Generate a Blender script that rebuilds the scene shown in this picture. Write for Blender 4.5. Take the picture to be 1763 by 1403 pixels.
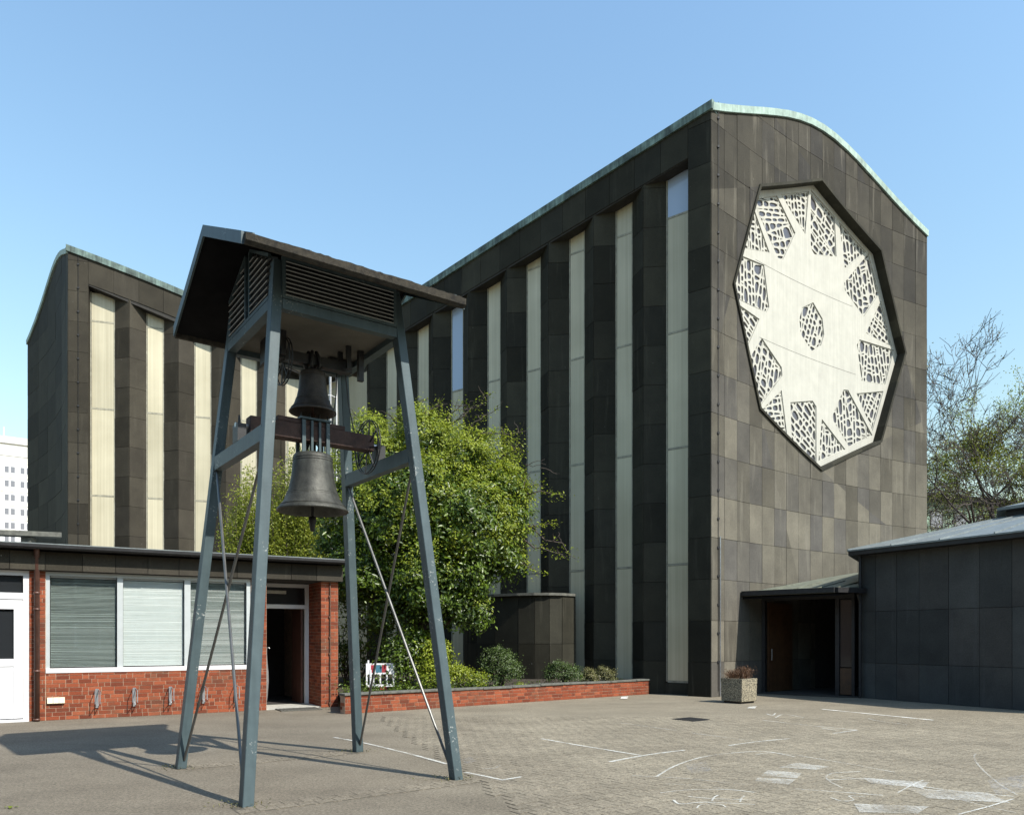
import bpy, bmesh, math, random
import numpy as np
from mathutils import Vector, Matrix
from mathutils.geometry import delaunay_2d_cdt

for o in list(bpy.data.objects): bpy.data.objects.remove(o)
scn = bpy.context.scene
COL = scn.collection
random.seed(7)
R = math.radians

# ------------------------------------------------------------------ camera
F, CX, HZ, EYE = 1325.0, 881.5, 1097.0, 1.7        # photograph calibration (px, m)
cam = bpy.data.cameras.new('camera')
cam.sensor_width = 36.0
cam.lens = 36.0 * F / 1763.0
cam.shift_y = (HZ - 701.5) / 1763.0
cam.clip_start, cam.clip_end = 0.1, 3000.0
co = bpy.data.objects.new('camera', cam); COL.objects.link(co)
co.location = (0, 0, EYE); co.rotation_euler = (R(90), 0, 0)
scn.camera = co
# ------------------------------------------------------------------ light
SUN_AZ, SUN_EL = 38.0, 45.0         # degrees: azimuth to the right of / towards the viewer
sdir = Vector((math.cos(R(SUN_AZ)) * math.cos(R(SUN_EL)), -math.sin(R(SUN_AZ)) * math.cos(R(SUN_EL)), math.sin(R(SUN_EL))))
w = bpy.data.worlds.new('World'); scn.world = w; w.use_nodes = True
nt = w.node_tree; bg = nt.nodes['Background']
sky = nt.nodes.new('ShaderNodeTexSky'); sky.sky_type = 'NISHITA'; sky.sun_disc = False
sky.sun_elevation = R(SUN_EL); sky.sun_rotation = math.atan2(sdir.x, sdir.y)
sky.air_density = 2.3; sky.dust_density = 1.0; sky.ozone_density = 7.0; sky.altitude = 100
nt.links.new(sky.outputs[0], bg.inputs[0]); bg.inputs[1].default_value = 0.15
sl = bpy.data.lights.new('sun', 'SUN'); sl.energy = 5.0; sl.angle = R(0.53); sl.color = (1.0, 0.95, 0.86)
so = bpy.data.objects.new('sun', sl); COL.objects.link(so); so.rotation_euler = sdir.to_track_quat('Z', 'Y').to_euler()
so.location = (20, -20, 40)
vs = scn.view_settings
vs.view_transform = 'Standard'; vs.look = 'None'; vs.exposure = 0.6; vs.gamma = 1.0; vs.use_curve_mapping = False
scn.render.resolution_x, scn.render.resolution_y = 1024, 814
scn.cycles.max_bounces = 5; scn.cycles.diffuse_bounces = 3; scn.cycles.glossy_bounces = 2; scn.cycles.transmission_bounces = 3; scn.cycles.transparent_max_bounces = 6

# ------------------------------------------------------------------ helpers
WORLD = {}
def V(*a): return Vector(a)
def ground(u, v):
    y = F * EYE / (v - HZ); return V((u - CX) * y / F, y, 0)
def setp(o, label=None, cat=None, group=None, kind=None):
    if label: o['label'] = label
    if cat: o['category'] = cat
    if group: o['group'] = group
    if kind: o['kind'] = kind
    return o
def attach(o, p):
    if p is None: return
    o.parent = p
    o.matrix_parent_inverse = Matrix.Translation(-WORLD[p.name])
def empty(name, loc, label, cat, group=None):
    o = bpy.data.objects.new(name, None); COL.objects.link(o)
    o.location = loc; o.empty_display_size = 0.3; WORLD[o.name] = Vector(loc)
    return setp(o, label, cat, group)
def link(name, me, mat, parent=None, loc=None):
    o = bpy.data.objects.new(name, me); COL.objects.link(o)
    if mat is not None and not me.materials: me.materials.append(mat)
    if loc is not None: o.location = loc
    WORLD[o.name] = Vector(o.location)
    attach(o, parent)
    return o

class MB:
    def __init__(s): s.v = []; s.f = []
    def poly(s, pts):
        b = len(s.v); s.v += [tuple(p) for p in pts]; s.f.append(list(range(b, b + len(pts)))); return s
    def prism(s, a, b):
        n = len(a); k = len(s.v)
        s.v += [tuple(p) for p in a] + [tuple(p) for p in b]
        s.f.append(list(range(k, k + n))[::-1]); s.f.append(list(range(k + n, k + 2 * n)))
        for i in range(n):
            j = (i + 1) % n; s.f.append([k + i, k + j, k + n + j, k + n + i])
        return s
    def box(s, c, ax, ay, az):
        """c centre, ax/ay/az half-extent vectors"""
        c, ax, ay, az = map(Vector, (c, ax, ay, az))
        return s.prism([c - ax - ay - az, c + ax - ay - az, c + ax + ay - az, c - ax + ay - az],
                       [c - ax - ay + az, c + ax - ay + az, c + ax + ay + az, c - ax + ay + az])
    def bar(s, a, b, wv, hv):
        """bar from a to b with half section vectors wv, hv"""
        a, b, wv, hv = map(Vector, (a, b, wv, hv))
        return s.prism([a - wv - hv, a + wv - hv, a + wv + hv, a - wv + hv], [b - wv - hv, b + wv - hv, b + wv + hv, b - wv + hv])
    def tube(s, pts, rad, n=6, cap=True):
        pts = [Vector(p) for p in pts]
        if not isinstance(rad, (list, tuple)): rad = [rad] * len(pts)
        k = len(s.v); up = None
        for i, p in enumerate(pts):
            t = (pts[min(i + 1, len(pts) - 1)] - pts[max(i - 1, 0)])
            if t.length < 1e-9: t = V(0, 0, 1)
            t.normalize()
            if up is None: up = V(0, 0, 1) if abs(t.z) < .9 else V(1, 0, 0)
            x = t.cross(up)
            if x.length < 1e-6: x = t.cross(V(0, 1, 0))
            x.normalize(); y = x.cross(t); up = y
            for j in range(n):
                a = 2 * math.pi * j / n
                s.v.append(tuple(p + (x * math.cos(a) + y * math.sin(a)) * rad[i]))
        for i in range(len(pts) - 1):
            for j in range(n):
                q = (j + 1) % n
                s.f.append([k + i * n + j, k + i * n + q, k + (i + 1) * n + q, k + (i + 1) * n + j])
        if cap:
            s.f.append([k + j for j in range(n)][::-1]); s.f.append([k + (len(pts) - 1) * n + j for j in range(n)])
        return s
    def lathe(s, c, prof, n=32, ax=None):
        """prof list of (r, z) about vertical (or ax=(X,Y,Z) frame)"""
        X, Y, Z = ax if ax else (V(1, 0, 0), V(0, 1, 0), V(0, 0, 1))
        c = Vector(c); k = len(s.v)
        for r, z in prof:
            for j in range(n):
                a = 2 * math.pi * j / n
                s.v.append(tuple(c + (X * math.cos(a) + Y * math.sin(a)) * r + Z * z))
        for i in range(len(prof) - 1):
            for j in range(n):
                q = (j + 1) % n
                s.f.append([k + i * n + j, k + i * n + q, k + (i + 1) * n + q, k + (i + 1) * n + j])
        return s
    def torus(s, c, X, Y, r, rr, n=32, m=6):
        X, Y = Vector(X), Vector(Y); c = Vector(c); Z = X.cross(Y); k = len(s.v)
        for i in range(n):
            a = 2 * math.pi * i / n; d = X * math.cos(a) + Y * math.sin(a)
            for j in range(m):
                b = 2 * math.pi * j / m
                s.v.append(tuple(c + d * (r + rr * math.cos(b)) + Z * (rr * math.sin(b))))
        for i in range(n):
            for j in range(m):
                s.f.append([k + i * m + j, k + ((i + 1) % n) * m + j, k + ((i + 1) % n) * m + (j + 1) % m, k + i * m + (j + 1) % m])
        return s
    def build(s, name, mat, parent=None, smooth=False, recalc=True, keep=False, bevel=0):
        a = np.array(s.v, dtype=float)
        lo, hi = a.min(0), a.max(0)
        o0 = V((lo[0] + hi[0]) / 2, (lo[1] + hi[1]) / 2, lo[2])
        if keep: o0 = V(0, 0, 0)
        me = bpy.data.meshes.new(name)
        me.from_pydata((a - np.array(o0)).tolist(), [], s.f)
        if recalc or bevel:
            bm = bmesh.new(); bm.from_mesh(me)
            if recalc: bmesh.ops.recalc_face_normals(bm, faces=bm.faces)
            if bevel: bmesh.ops.bevel(bm, geom=bm.edges, offset=bevel, segments=1, affect='EDGES', clamp_overlap=True)
            bm.to_mesh(me); bm.free()
        if smooth: me.polygons.foreach_set('use_smooth', [True] * len(me.polygons))
        me.update()
        return link(name, me, mat, parent, o0)

# ------------------------------------------------------------------ materials
def new_mat(name):
    m = bpy.data.materials.new(name); m.use_nodes = True
    n = m.node_tree; b = n.nodes['Principled BSDF']
    return m, n, b
def N(n, t, **k):
    x = n.nodes.new(t)
    for a, b in k.items():
        if a.startswith('_'): setattr(x, a[1:], b)
        else: x.inputs[a.replace('_', ' ')].default_value = b
    return x
def ramp(n, src, p0, c0, p1, c1):
    r = n.nodes.new('ShaderNodeValToRGB'); e = r.color_ramp.elements
    e[0].position, e[0].color = p0, (*c0, 1); e[1].position, e[1].color = p1, (*c1, 1)
    n.links.new(src, r.inputs[0]); return r.outputs[0]
def mix(n, mode, fac, a, b):
    x = n.nodes.new('ShaderNodeMix'); x.data_type = 'RGBA'; x.blend_type = mode
    if isinstance(fac, (int, float)): x.inputs[0].default_value = fac
    else: n.links.new(fac, x.inputs[0])
    for i, q in ((6, a), (7, b)):
        if isinstance(q, tuple): x.inputs[i].default_value = (*q, 1) if len(q) == 3 else q
        else: n.links.new(q, x.inputs[i])
    return x.outputs[2]
def pos(n, scale=(1, 1, 1)):
    g = n.nodes.new('ShaderNodeNewGeometry'); m = n.nodes.new('ShaderNodeMapping')
    m.inputs['Scale'].default_value = scale
    n.links.new(g.outputs['Position'], m.inputs[0]); return m.outputs[0]
def noise(n, vec, scale, detail=4, rough=.6):
    x = N(n, 'ShaderNodeTexNoise', Scale=scale, Detail=detail, Roughness=rough); n.links.new(vec, x.inputs['Vector']); return x.outputs[0]
def rnd(n):
    """a random number per object and per loose piece"""
    a = n.nodes.new('ShaderNodeObjectInfo'); b = n.nodes.new('ShaderNodeNewGeometry')
    s = n.nodes.new('ShaderNodeMath'); s.operation = 'ADD'; n.links.new(a.outputs['Random'], s.inputs[0]); n.links.new(b.outputs['Random Per Island'], s.inputs[1])
    f = n.nodes.new('ShaderNodeMath'); f.operation = 'FRACT'; n.links.new(s.outputs[0], f.inputs[0]); return f.outputs[0]
def bump(n, b, h, strength, dist=.01):
    x = n.nodes.new('ShaderNodeBump'); x.inputs['Strength'].default_value = strength; x.inputs['Distance'].default_value = dist
    n.links.new(h, x.inputs['Height']); n.links.new(x.outputs[0], b.inputs['Normal'])

def simple(name, c, rough=.6, metal=0., var=.25, scale=8., bmp=.15, spec=.5, streak=0., coat=0.):
    m, n, b = new_mat(name); p = pos(n)
    f = noise(n, p, scale)
    d = tuple(x * (1 - var) for x in c); l = tuple(min(1, x * (1 + var)) for x in c)
    colr = ramp(n, f, .3, d, .7, l)
    if streak:
        s = noise(n, pos(n, (9, 9, .35)), 1.5, 5)
        colr = mix(n, 'MULTIPLY', streak, colr, ramp(n, s, .35, (.35, .35, .35), .62, (1, 1, 1)))
    n.links.new(colr, b.inputs['Base Color'])
    b.inputs['Roughness'].default_value = rough; b.inputs['Metallic'].default_value = metal
    b.inputs['Specular IOR Level'].default_value = spec
    if bmp: bump(n, b, noise(n, p, scale * 8, 3), bmp)
    return m

def stone(name, c, var, warm, streakc, rough=.8, spec=.12, wamt=.5, sooty=0):
    """weathered basalt slabs: each slab its own tone, speckle, pale runs"""
    m, n, b = new_mat(name)
    r = rnd(n)
    c0 = tuple(x * (1 - var) for x in c); c1 = tuple(x * (1 + var) for x in c)
    base = ramp(n, r, .05, c0, .95, c1)
    q = n.nodes.new('ShaderNodeMath'); q.operation = 'MULTIPLY'; q.inputs[1].default_value = 7.31; n.links.new(r, q.inputs[0])
    q2 = n.nodes.new('ShaderNodeMath'); q2.operation = 'FRACT'; n.links.new(q.outputs[0], q2.inputs[0])
    base = mix(n, 'MIX', ramp(n, q2.outputs[0], .55, (0, 0, 0), .95, (wamt,) * 3), base, warm)
    p = pos(n)
    base = mix(n, 'MULTIPLY', .7, base, ramp(n, noise(n, p, 42, 5, .75), .3, (.55, .55, .55), .72, (1.35, 1.35, 1.35)))
    base = mix(n, 'MULTIPLY', .55, base, ramp(n, noise(n, p, 1.3, 4), .3, (.62, .62, .62), .7, (1.25, 1.25, 1.2)))
    if sooty:                                   # upper courses are dirtier than the bleached lower ones
        sx = n.nodes.new('ShaderNodeSeparateXYZ'); n.links.new(p, sx.inputs[0])
        ad_ = n.nodes.new('ShaderNodeMath'); ad_.operation = 'MULTIPLY_ADD'; ad_.inputs[1].default_value = 7.0; n.links.new(noise(n, p, .35, 3), ad_.inputs[0]); n.links.new(sx.outputs[2], ad_.inputs[2])
        dv_ = n.nodes.new('ShaderNodeMath'); dv_.operation = 'MULTIPLY'; dv_.inputs[1].default_value = 1 / 20; n.links.new(ad_.outputs[0], dv_.inputs[0])
        base = mix(n, 'MULTIPLY', 1, base, ramp(n, dv_.outputs[0], .42, (1.05,) * 3, .85, (1 - sooty,) * 3))
    st = noise(n, pos(n, (2.6, 2.6, .22)), 1.6, 6, .65)
    base = mix(n, 'MIX', ramp(n, st, .56, (0, 0, 0), .78, (.55, .55, .55)), base, streakc)
    dr = noise(n, pos(n, (14, 14, 5.0)), 1.7, 2)
    base = mix(n, 'MIX', ramp(n, dr, .775, (0, 0, 0), .80, (.6, .6, .6)), base, (.5, .5, .47))
    n.links.new(base, b.inputs['Base Color'])
    b.inputs['Roughness'].default_value = rough; b.inputs['Specular IOR Level'].default_value = spec
    bump(n, b, noise(n, p, 130, 4), .25, .004)
    return m

M = {}
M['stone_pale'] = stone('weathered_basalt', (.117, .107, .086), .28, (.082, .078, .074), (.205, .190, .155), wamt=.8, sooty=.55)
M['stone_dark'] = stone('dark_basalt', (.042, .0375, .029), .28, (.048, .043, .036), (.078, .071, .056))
M['stone_shade'] = stone('shade_toned_basalt', (.033, .0315, .0235), .36, (.027, .027, .023), (.075, .071, .055))  # dark basalt toned down further: shade of the unlit walls put into the colour
M['stone_blue'] = stone('blue_basalt', (.054, .057, .056), .26, (.058, .052, .047), (.082, .085, .087), rough=.7, spec=.2)
M['joint'] = simple('dark_joint', (.03, .028, .025), .9, bmp=0)
M['copper'] = simple('patina_copper', (.29, .39, .34), .65, 0, .3, 3.0, .1, streak=.35)
M['copper_dark'] = simple('stained_copper', (.13, .19, .17), .65, 0, .7, 2.2, .1, streak=.85)
def mat_steel():
    m, n, b = new_mat('blue_grey_steel'); p = pos(n)
    c = ramp(n, noise(n, p, 4, 4), .3, (.054, .078, .086), .7, (.070, .099, .107))
    c = mix(n, 'MULTIPLY', .3, c, ramp(n, noise(n, pos(n, (9, 9, .5)), 1.5, 5), .35, (.45, .45, .45), .62, (1, 1, 1)))
    chip = mix(n, 'MULTIPLY', 1, ramp(n, noise(n, p, 34, 3, .6), .60, (0, 0, 0), .64, (1, 1, 1)), ramp(n, noise(n, p, 2.3, 3), .56, (0, 0, 0), .66, (.8, .8, .8)))
    c = mix(n, 'MIX', chip, c, (.36, .37, .35))
    c = mix(n, 'MIX', ramp(n, noise(n, p, 11, 5, .8), .67, (0, 0, 0), .74, (.7, .7, .7)), c, (.055, .036, .024))
    n.links.new(c, b.inputs['Base Color']); b.inputs['Roughness'].default_value = .5; b.inputs['Specular IOR Level'].default_value = .22
    bump(n, b, noise(n, p, 22, 3), .12); return m
M['steel'] = mat_steel()
M['rod'] = simple('steel_rod', (.12, .12, .115), .4, .6, .2, 6, .1)
M['black'] = simple('black_iron', (.018, .018, .019), .55, .2, .3, 8, .1)
M['roof_under'] = simple('dark_boarding', (.010, .010, .011), .85, 0, .3, 4, .1, spec=.08)
M['zinc'] = simple('zinc_sheet', (.20, .225, .225), .5, .3, .15, 3, .06, streak=.3)
M['zinc_green'] = simple('mossy_sheet', (.13, .14, .105), .7, 0, .3, 4, .1, streak=.3)
M['moss'] = simple('mossy_gutter', (.026, .022, .015), .95, 0, .75, 14, .9)
M['ceiling'] = simple('grey_ceiling', (.085, .08, .065), .8, 0, .3, 1.6, .05)
M['louvre'] = simple('grey_louvre', (.22, .23, .225), .5, 0, .15, 8, .05)
M['bronze_up'] = simple('brown_bronze', (.055, .043, .033), .55, .4, .35, 9, .3, streak=.4)
M['bronze_lo'] = simple('green_bronze', (.055, .056, .048), .55, .4, .4, 9, .3, streak=.55)
M['timber'] = simple('yoke_timber', (.055, .029, .022), .8, 0, .4, 10, .5, streak=.3)
M['wood_door'] = simple('door_wood', (.07, .033, .014), .5, 0, .3, 6, .2, streak=.4)
M['pvc'] = simple('white_plastic', (.62, .62, .63), .35, 0, .04, 3, .0)
M['alu'] = simple('pale_aluminium', (.45, .48, .48), .35, .2, .06, 4, .0)
M['pipe'] = simple('brown_pipe', (.10, .045, .032), .45, 0, .25, 7, .1, streak=.4)
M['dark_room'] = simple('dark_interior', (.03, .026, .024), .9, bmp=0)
M['blind'] = simple('blind_slats', (.14, .175, .16), .45, 0, .06, 5, 0)
M['blind_white'] = simple('white_blind_slats', (.36, .41, .39), .45, 0, .04, 5, 0)
M['coping'] = simple('dark_coping_stone', (.10, .10, .085), .85, 0, .35, 9, .5)
M['soil'] = simple('planting_soil', (.035, .027, .018), .95, 0, .5, 9, 1)
M['mortar'] = simple('mortar', (.34, .24, .17), .9, 0, .3, 12, .3)
M['concrete_white'] = simple('white_concrete', (.40, .392, .345), .75, 0, .07, 2.5, .12, streak=.16)
M['barkd'] = simple('bark', (.065, .050, .040), .9, 0, .4, 12, .6)
M['bark_grey'] = simple('grey_bark', (.048, .038, .034), .9, 0, .3, 12, .5)
M['step'] = simple('grey_step_stone', (.36, .35, .31), .8, 0, .2, 12, .2)
M['sill_white'] = simple('white_sill', (.62, .60, .60), .4, 0, .05, 4, 0)
M['galv'] = simple('galvanised_steel', (.34, .35, .36), .4, .7, .2, 14, .1)
M['cream_plastic'] = simple('cream_plastic', (.75, .70, .52), .4, 0, .06, 8, 0)
M['red'] = simple('red_paint', (.25, .02, .03), .5, bmp=0)
M['blue'] = simple('blue_paint', (.03, .12, .17), .5, bmp=0)
M['rust'] = simple('rusty_pipe', (.10, .05, .03), .8, 0, .5, 16, .3)
M['render_green'] = simple('green_render', (.17, .24, .18), .85, 0, .12, .6, 0)
M['tower_white'] = simple('white_panels', (.72, .71, .66), .6, 0, .06, .15, 0)
M['tower_grey'] = simple('pale_grey_panel', (.52, .52, .50), .7, 0, .08, .2, 0)
M['yard_brick'] = simple('brown_brick_wall', (.10, .062, .042), .9, 0, .25, 4, .2)
M['umbrella'] = simple('grey_umbrella_cloth', (.16, .16, .16), .8, 0, .2, 20, .1)
M['mat'] = simple('doormat_grating', (.10, .095, .08), .8, .2, .3, 30, .4)
M['black_paint'] = simple('black_car_paint', (.012, .012, .014), .2, 0, .1, 5, 0)

def mat_cream():
    m, n, b = new_mat('cream_channel_glass'); p = pos(n)
    c = ramp(n, noise(n, p, .5, 3), .3, (.46, .425, .31), .7, (.56, .52, .39))
    c = mix(n, 'MULTIPLY', .45, c, ramp(n, noise(n, pos(n, (11, 11, .1)), 1.2, 5), .3, (.58, .56, .52), .65, (1, 1, 1)))
    c = mix(n, 'MULTIPLY', .6, c, ramp(n, rnd(n), 0, (.80, .79, .76), 1, (1.08, 1.06, 1.02)))
    n.links.new(c, b.inputs['Base Color']); b.inputs['Roughness'].default_value = .32
    b.inputs['Specular IOR Level'].default_value = .45
    return m
M['cream'] = mat_cream()
M['win_frame'] = simple('weathered_window_frame', (.30, .285, .22), .6, 0, .25, 6, .05, streak=.3)
def mat_blueglass():
    m, n, b = new_mat('sky_grey_glass')
    b.inputs['Base Color'].default_value = (.34, .42, .56, 1); b.inputs['Roughness'].default_value = .12
    b.inputs['Specular IOR Level'].default_value = .8; return m
M['blue_glass'] = mat_blueglass()
def mat_darkglass(name, c, rough=.08, spec=.6):
    m, n, b = new_mat(name); b.inputs['Base Color'].default_value = (*c, 1); b.inputs['Roughness'].default_value = rough
    b.inputs['Specular IOR Level'].default_value = spec
    bump(n, b, noise(n, pos(n), 3, 2), .05, .02); return m
M['rose_glass'] = mat_darkglass('leaded_grey_glass', (.075, .072, .082), .3, .5)
M['dark_glass'] = mat_darkglass('dark_window_glass', (.018, .020, .022))
M['far_glass'] = mat_darkglass('far_window_glass', (.16, .165, .19), .2)
def mat_clear():
    m, n, b = new_mat('clear_glass'); n.nodes.remove(b)
    t = n.nodes.new('ShaderNodeBsdfTransparent'); g = N(n, 'ShaderNodeBsdfGlossy', Roughness=.03); fr = N(n, 'ShaderNodeLayerWeight', Blend=.5); pw = n.nodes.new('ShaderNodeMath'); pw.operation = 'POWER'; pw.inputs[1].default_value = 4.0; n.links.new(fr.outputs['Facing'], pw.inputs[0]); ma = n.nodes.new('ShaderNodeMath'); ma.operation = 'MULTIPLY_ADD'; ma.inputs[1].default_value = .9; ma.inputs[2].default_value = .04; n.links.new(pw.outputs[0], ma.inputs[0])
    x = n.nodes.new('ShaderNodeMixShader'); n.links.new(ma.outputs[0], x.inputs[0]); n.links.new(t.outputs[0], x.inputs[1]); n.links.new(g.outputs[0], x.inputs[2])
    n.links.new(x.outputs[0], n.nodes['Material Output'].inputs[0]); return m
M['clear'] = mat_clear()
def mat_brick():
    m, n, b = new_mat('red_brick'); r = rnd(n); p = pos(n)
    rr = n.nodes.new('ShaderNodeValToRGB'); e = rr.color_ramp.elements
    e[0].position, e[0].color = 0, (.13, .034, .018, 1); e[1].position, e[1].color = 1, (.29, .082, .038, 1)
    x = e.new(.5); x.color = (.215, .053, .024, 1); n.links.new(r, rr.inputs[0])
    c = mix(n, 'MULTIPLY', .6, rr.outputs[0], ramp(n, noise(n, p, 55, 4), .3, (.6, .6, .6), .7, (1.2, 1.2, 1.2)))
    c = mix(n, 'MIX', ramp(n, noise(n, p, 1.7, 6, .75), .50, (0, 0, 0), .72, (.75, .75, .75)), c, (.085, .055, .035))
    n.links.new(c, b.inputs['Base Color']); b.inputs['Roughness'].default_value = .85; b.inputs['Specular IOR Level'].default_value = .2
    bump(n, b, noise(n, p, 90, 3), .35, .004); return m
M['brick'] = mat_brick()
def mat_ground():
    m, n, b = new_mat('worn_paving'); p = pos(n)
    sx = n.nodes.new('ShaderNodeSeparateXYZ'); n.links.new(p, sx.inputs[0])
    m1 = n.nodes.new('ShaderNodeMath'); m1.operation = 'MULTIPLY_ADD'; m1.inputs[1].default_value = .33; n.links.new(sx.outputs[1], m1.inputs[0]); n.links.new(sx.outputs[0], m1.inputs[2])
    m2 = n.nodes.new('ShaderNodeMath'); m2.operation = 'MULTIPLY_ADD'; m2.inputs[1].default_value = 1.6; n.links.new(noise(n, p, .7, 4), m2.inputs[0]); n.links.new(m1.outputs[0], m2.inputs[2])
    m3 = n.nodes.new('ShaderNodeMath'); m3.operation = 'MULTIPLY_ADD'; m3.inputs[1].default_value = .25; m3.inputs[2].default_value = -.45; n.links.new(m2.outputs[0], m3.inputs[0])
    fz = noise(n, p, .55, 5)
    c = mix(n, 'MIX', ramp(n, m3.outputs[0], .0, (.12, .12, .12), 1.0, (1, 1, 1)), ramp(n, fz, .3, (.152, .130, .102), .7, (.195, .169, .133)), ramp(n, fz, .3, (.205, .178, .136), .7, (.262, .231, .177)))
    c = mix(n, 'MULTIPLY', .55, c, ramp(n, noise(n, pos(n, (.8, 1.2, 1)), .9, 6, .7), .32, (.66, .66, .66), .6, (1.05, 1.05, 1.05)))
    c = mix(n, 'MULTIPLY', .9, c, ramp(n, noise(n, p, 32, 6, .9), .36, (.30, .29, .28), .64, (1.62, 1.62, 1.58)))
    c = mix(n, 'MULTIPLY', .5, c, ramp(n, noise(n, pos(n, (1, 2.2, 1)), 7, 5, .8), .36, (.74, .74, .73), .64, (1.2, 1.2, 1.18)))
    sp = noise(n, p, 190, 2, .6)
    c = mix(n, 'MIX', ramp(n, sp, .68, (0, 0, 0), .74, (.5, .5, .5)), c, (.45, .43, .38))
    r = rnd(n)
    c = mix(n, 'MULTIPLY', .7, c, ramp(n, r, 0, (.88, .88, .88), 1, (1.10, 1.10, 1.10)))
    c = mix(n, 'MIX', ramp(n, noise(n, p, 2.6, 6, .75), .64, (0, 0, 0), .72, (.35, .35, .35)), c, (.115, .115, .075))
    n.links.new(c, b.inputs['Base Color']); b.inputs['Roughness'].default_value = .9; b.inputs['Specular IOR Level'].default_value = .2
    bump(n, b, noise(n, p, 110, 4, .7), .6, .006); return m
M['ground'] = mat_ground()
M['joint_sand'] = simple('sandy_joint', (.085, .074, .055), .95, 0, .4, 30, .3)
def mat_chalk(name, c, amt):
    m, n, b = new_mat(name); p = pos(n)
    b.inputs['Base Color'].default_value = (*c, 1); b.inputs['Roughness'].default_value = .95
    t = n.nodes.new('ShaderNodeBsdfTransparent'); x = n.nodes.new('ShaderNodeMixShader')
    f = ramp(n, noise(n, p, 38, 5, .75), .5 - amt * .3, (0, 0, 0), .62 - amt * .3 + .12, (amt,) * 3)
    f = mix(n, 'MULTIPLY', 1, f, ramp(n, noise(n, p, 2.2, 3), .35, (.25,) * 3, .6, (1, 1, 1)))
    n.links.new(f, x.inputs[0]); n.links.new(t.outputs[0], x.inputs[1]); n.links.new(b.outputs[0], x.inputs[2])
    n.links.new(x.outputs[0], n.nodes['Material Output'].inputs[0]); return m
M['chalk'] = mat_chalk('white_chalk', (.70, .70, .65), .70)
M['chalk_faint'] = mat_chalk('faint_chalk', (.64, .64, .60), .52)
M['chalk_mid'] = mat_chalk('rubbed_chalk', (.66, .66, .61), .5)
M['chalk_blue'] = mat_chalk('blue_chalk', (.38, .48, .66), .22)
M['paint'] = mat_chalk('white_line_paint', (.80, .79, .74), 1.0)
def mat_leaf(name, c0, c1, trans=.3, rough=.45):
    m, n, b = new_mat(name); g = n.nodes.new('ShaderNodeNewGeometry')
    c = ramp(n, g.outputs['Random Per Island'], 0, c0, 1, c1)
    c = mix(n, 'MULTIPLY', .6, c, ramp(n, noise(n, pos(n), 1.1, 3), .35, (.6, .65, .6), .65, (1.2, 1.15, 1)))
    n.links.new(c, b.inputs['Base Color']); b.inputs['Roughness'].default_value = rough; b.inputs['Specular IOR Level'].default_value = .4
    t = n.nodes.new('ShaderNodeBsdfTranslucent'); n.links.new(c, t.inputs[0])
    x = n.nodes.new('ShaderNodeMixShader'); x.inputs[0].default_value = trans
    n.links.new(b.outputs[0], x.inputs[1]); n.links.new(t.outputs[0], x.inputs[2]); n.links.new(x.outputs[0], n.nodes['Material Output'].inputs[0]); return m
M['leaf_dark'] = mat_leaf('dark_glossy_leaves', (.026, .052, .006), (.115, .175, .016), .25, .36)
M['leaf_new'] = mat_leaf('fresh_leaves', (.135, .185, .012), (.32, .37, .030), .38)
M['leaf_yellow'] = mat_leaf('yellow_green_leaves', (.15, .20, .018), (.33, .36, .05), .42)
M['leaf_box'] = mat_leaf('box_leaves', (.030, .055, .012), (.075, .115, .025), .2)
M['leaf_olive'] = mat_leaf('olive_leaves', (.085, .095, .030), (.17, .155, .070), .25)
M['leaf_dry'] = mat_leaf('dry_heather', (.085, .040, .022), (.18, .10, .055), .2)
M['bud'] = mat_leaf('spring_buds', (.15, .14, .05), (.24, .27, .06), .35)
def mat_aggregate():
    m, n, b = new_mat('exposed_aggregate'); p = pos(n)
    v = N(n, 'ShaderNodeTexVoronoi', Scale=42.0); n.links.new(p, v.inputs['Vector'])
    c = mix(n, 'MULTIPLY', 1, ramp(n, v.outputs['Distance'], .25, (.40, .36, .27), .65, (.08, .075, .06)),
            ramp(n, noise(n, p, 60, 2), .3, (.5, .5, .5), .7, (1.4, 1.35, 1.2)))
    n.links.new(c, b.inputs['Base Color']); b.inputs['Roughness'].default_value = .85
    bump(n, b, v.outputs['Distance'], -.8, .012); return m
M['aggregate'] = mat_aggregate()

# ------------------------------------------------------------------ ground
gm = MB().poly([(-900, -300, 0), (900, -300, 0), (900, 1500, 0), (-900, 1500, 0)])
yard = setp(gm.build('paved_yard', M['ground'], keep=True, recalc=False), 'grey paved church yard', None, None, 'structure')

# double-T paving stones (right-hand part of the yard near the camera; the rest wears too smooth to tell apart)
PAV_D = V(.79, .613, 0); PAV_N = V(.613, -.79, 0)
def paver_outline(L=.2, W=.0825, dl=.012, gap=.0042):
    y1, y2, y3 = L / 2 - gap, .06, .04
    r = [(W + dl - gap, y1), (W + dl - gap, y2), (W - dl - gap, y3), (W - dl - gap, -y3), (W + dl - gap, -y2), (W + dl - gap, -y1)]
    return [(x, y) for x, y in r] + [(-x, -y) for x, y in r]
po = paver_outline()
pmesh = MB().prism([PAV_D * y + PAV_N * x + V(0, 0, -.004) for x, y in po], [PAV_D * y + PAV_N * x + V(0, 0, .006) for x, y in po])
pm = bpy.data.meshes.new('paving_stone'); pm.from_pydata(pmesh.v, [], pmesh.f); pm.materials.append(M['ground'])
rng = random.Random(3)
cells = []
for i in range(-130, 130):
    for j in range(-130, 130):
        c = PAV_N * (i * .165) + PAV_D * (j * .2 + (.1 if i % 2 else 0)) + V(2, 9, 0)
        if 6.6 < c.y < 16.5 and -c.y * .69 < c.x < c.y * .69 and c.x > -.45 + (9.2 - c.y) * .33:
            cells.append(c)
cells.sort(key=lambda c: c.y)
pst = MB()
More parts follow.
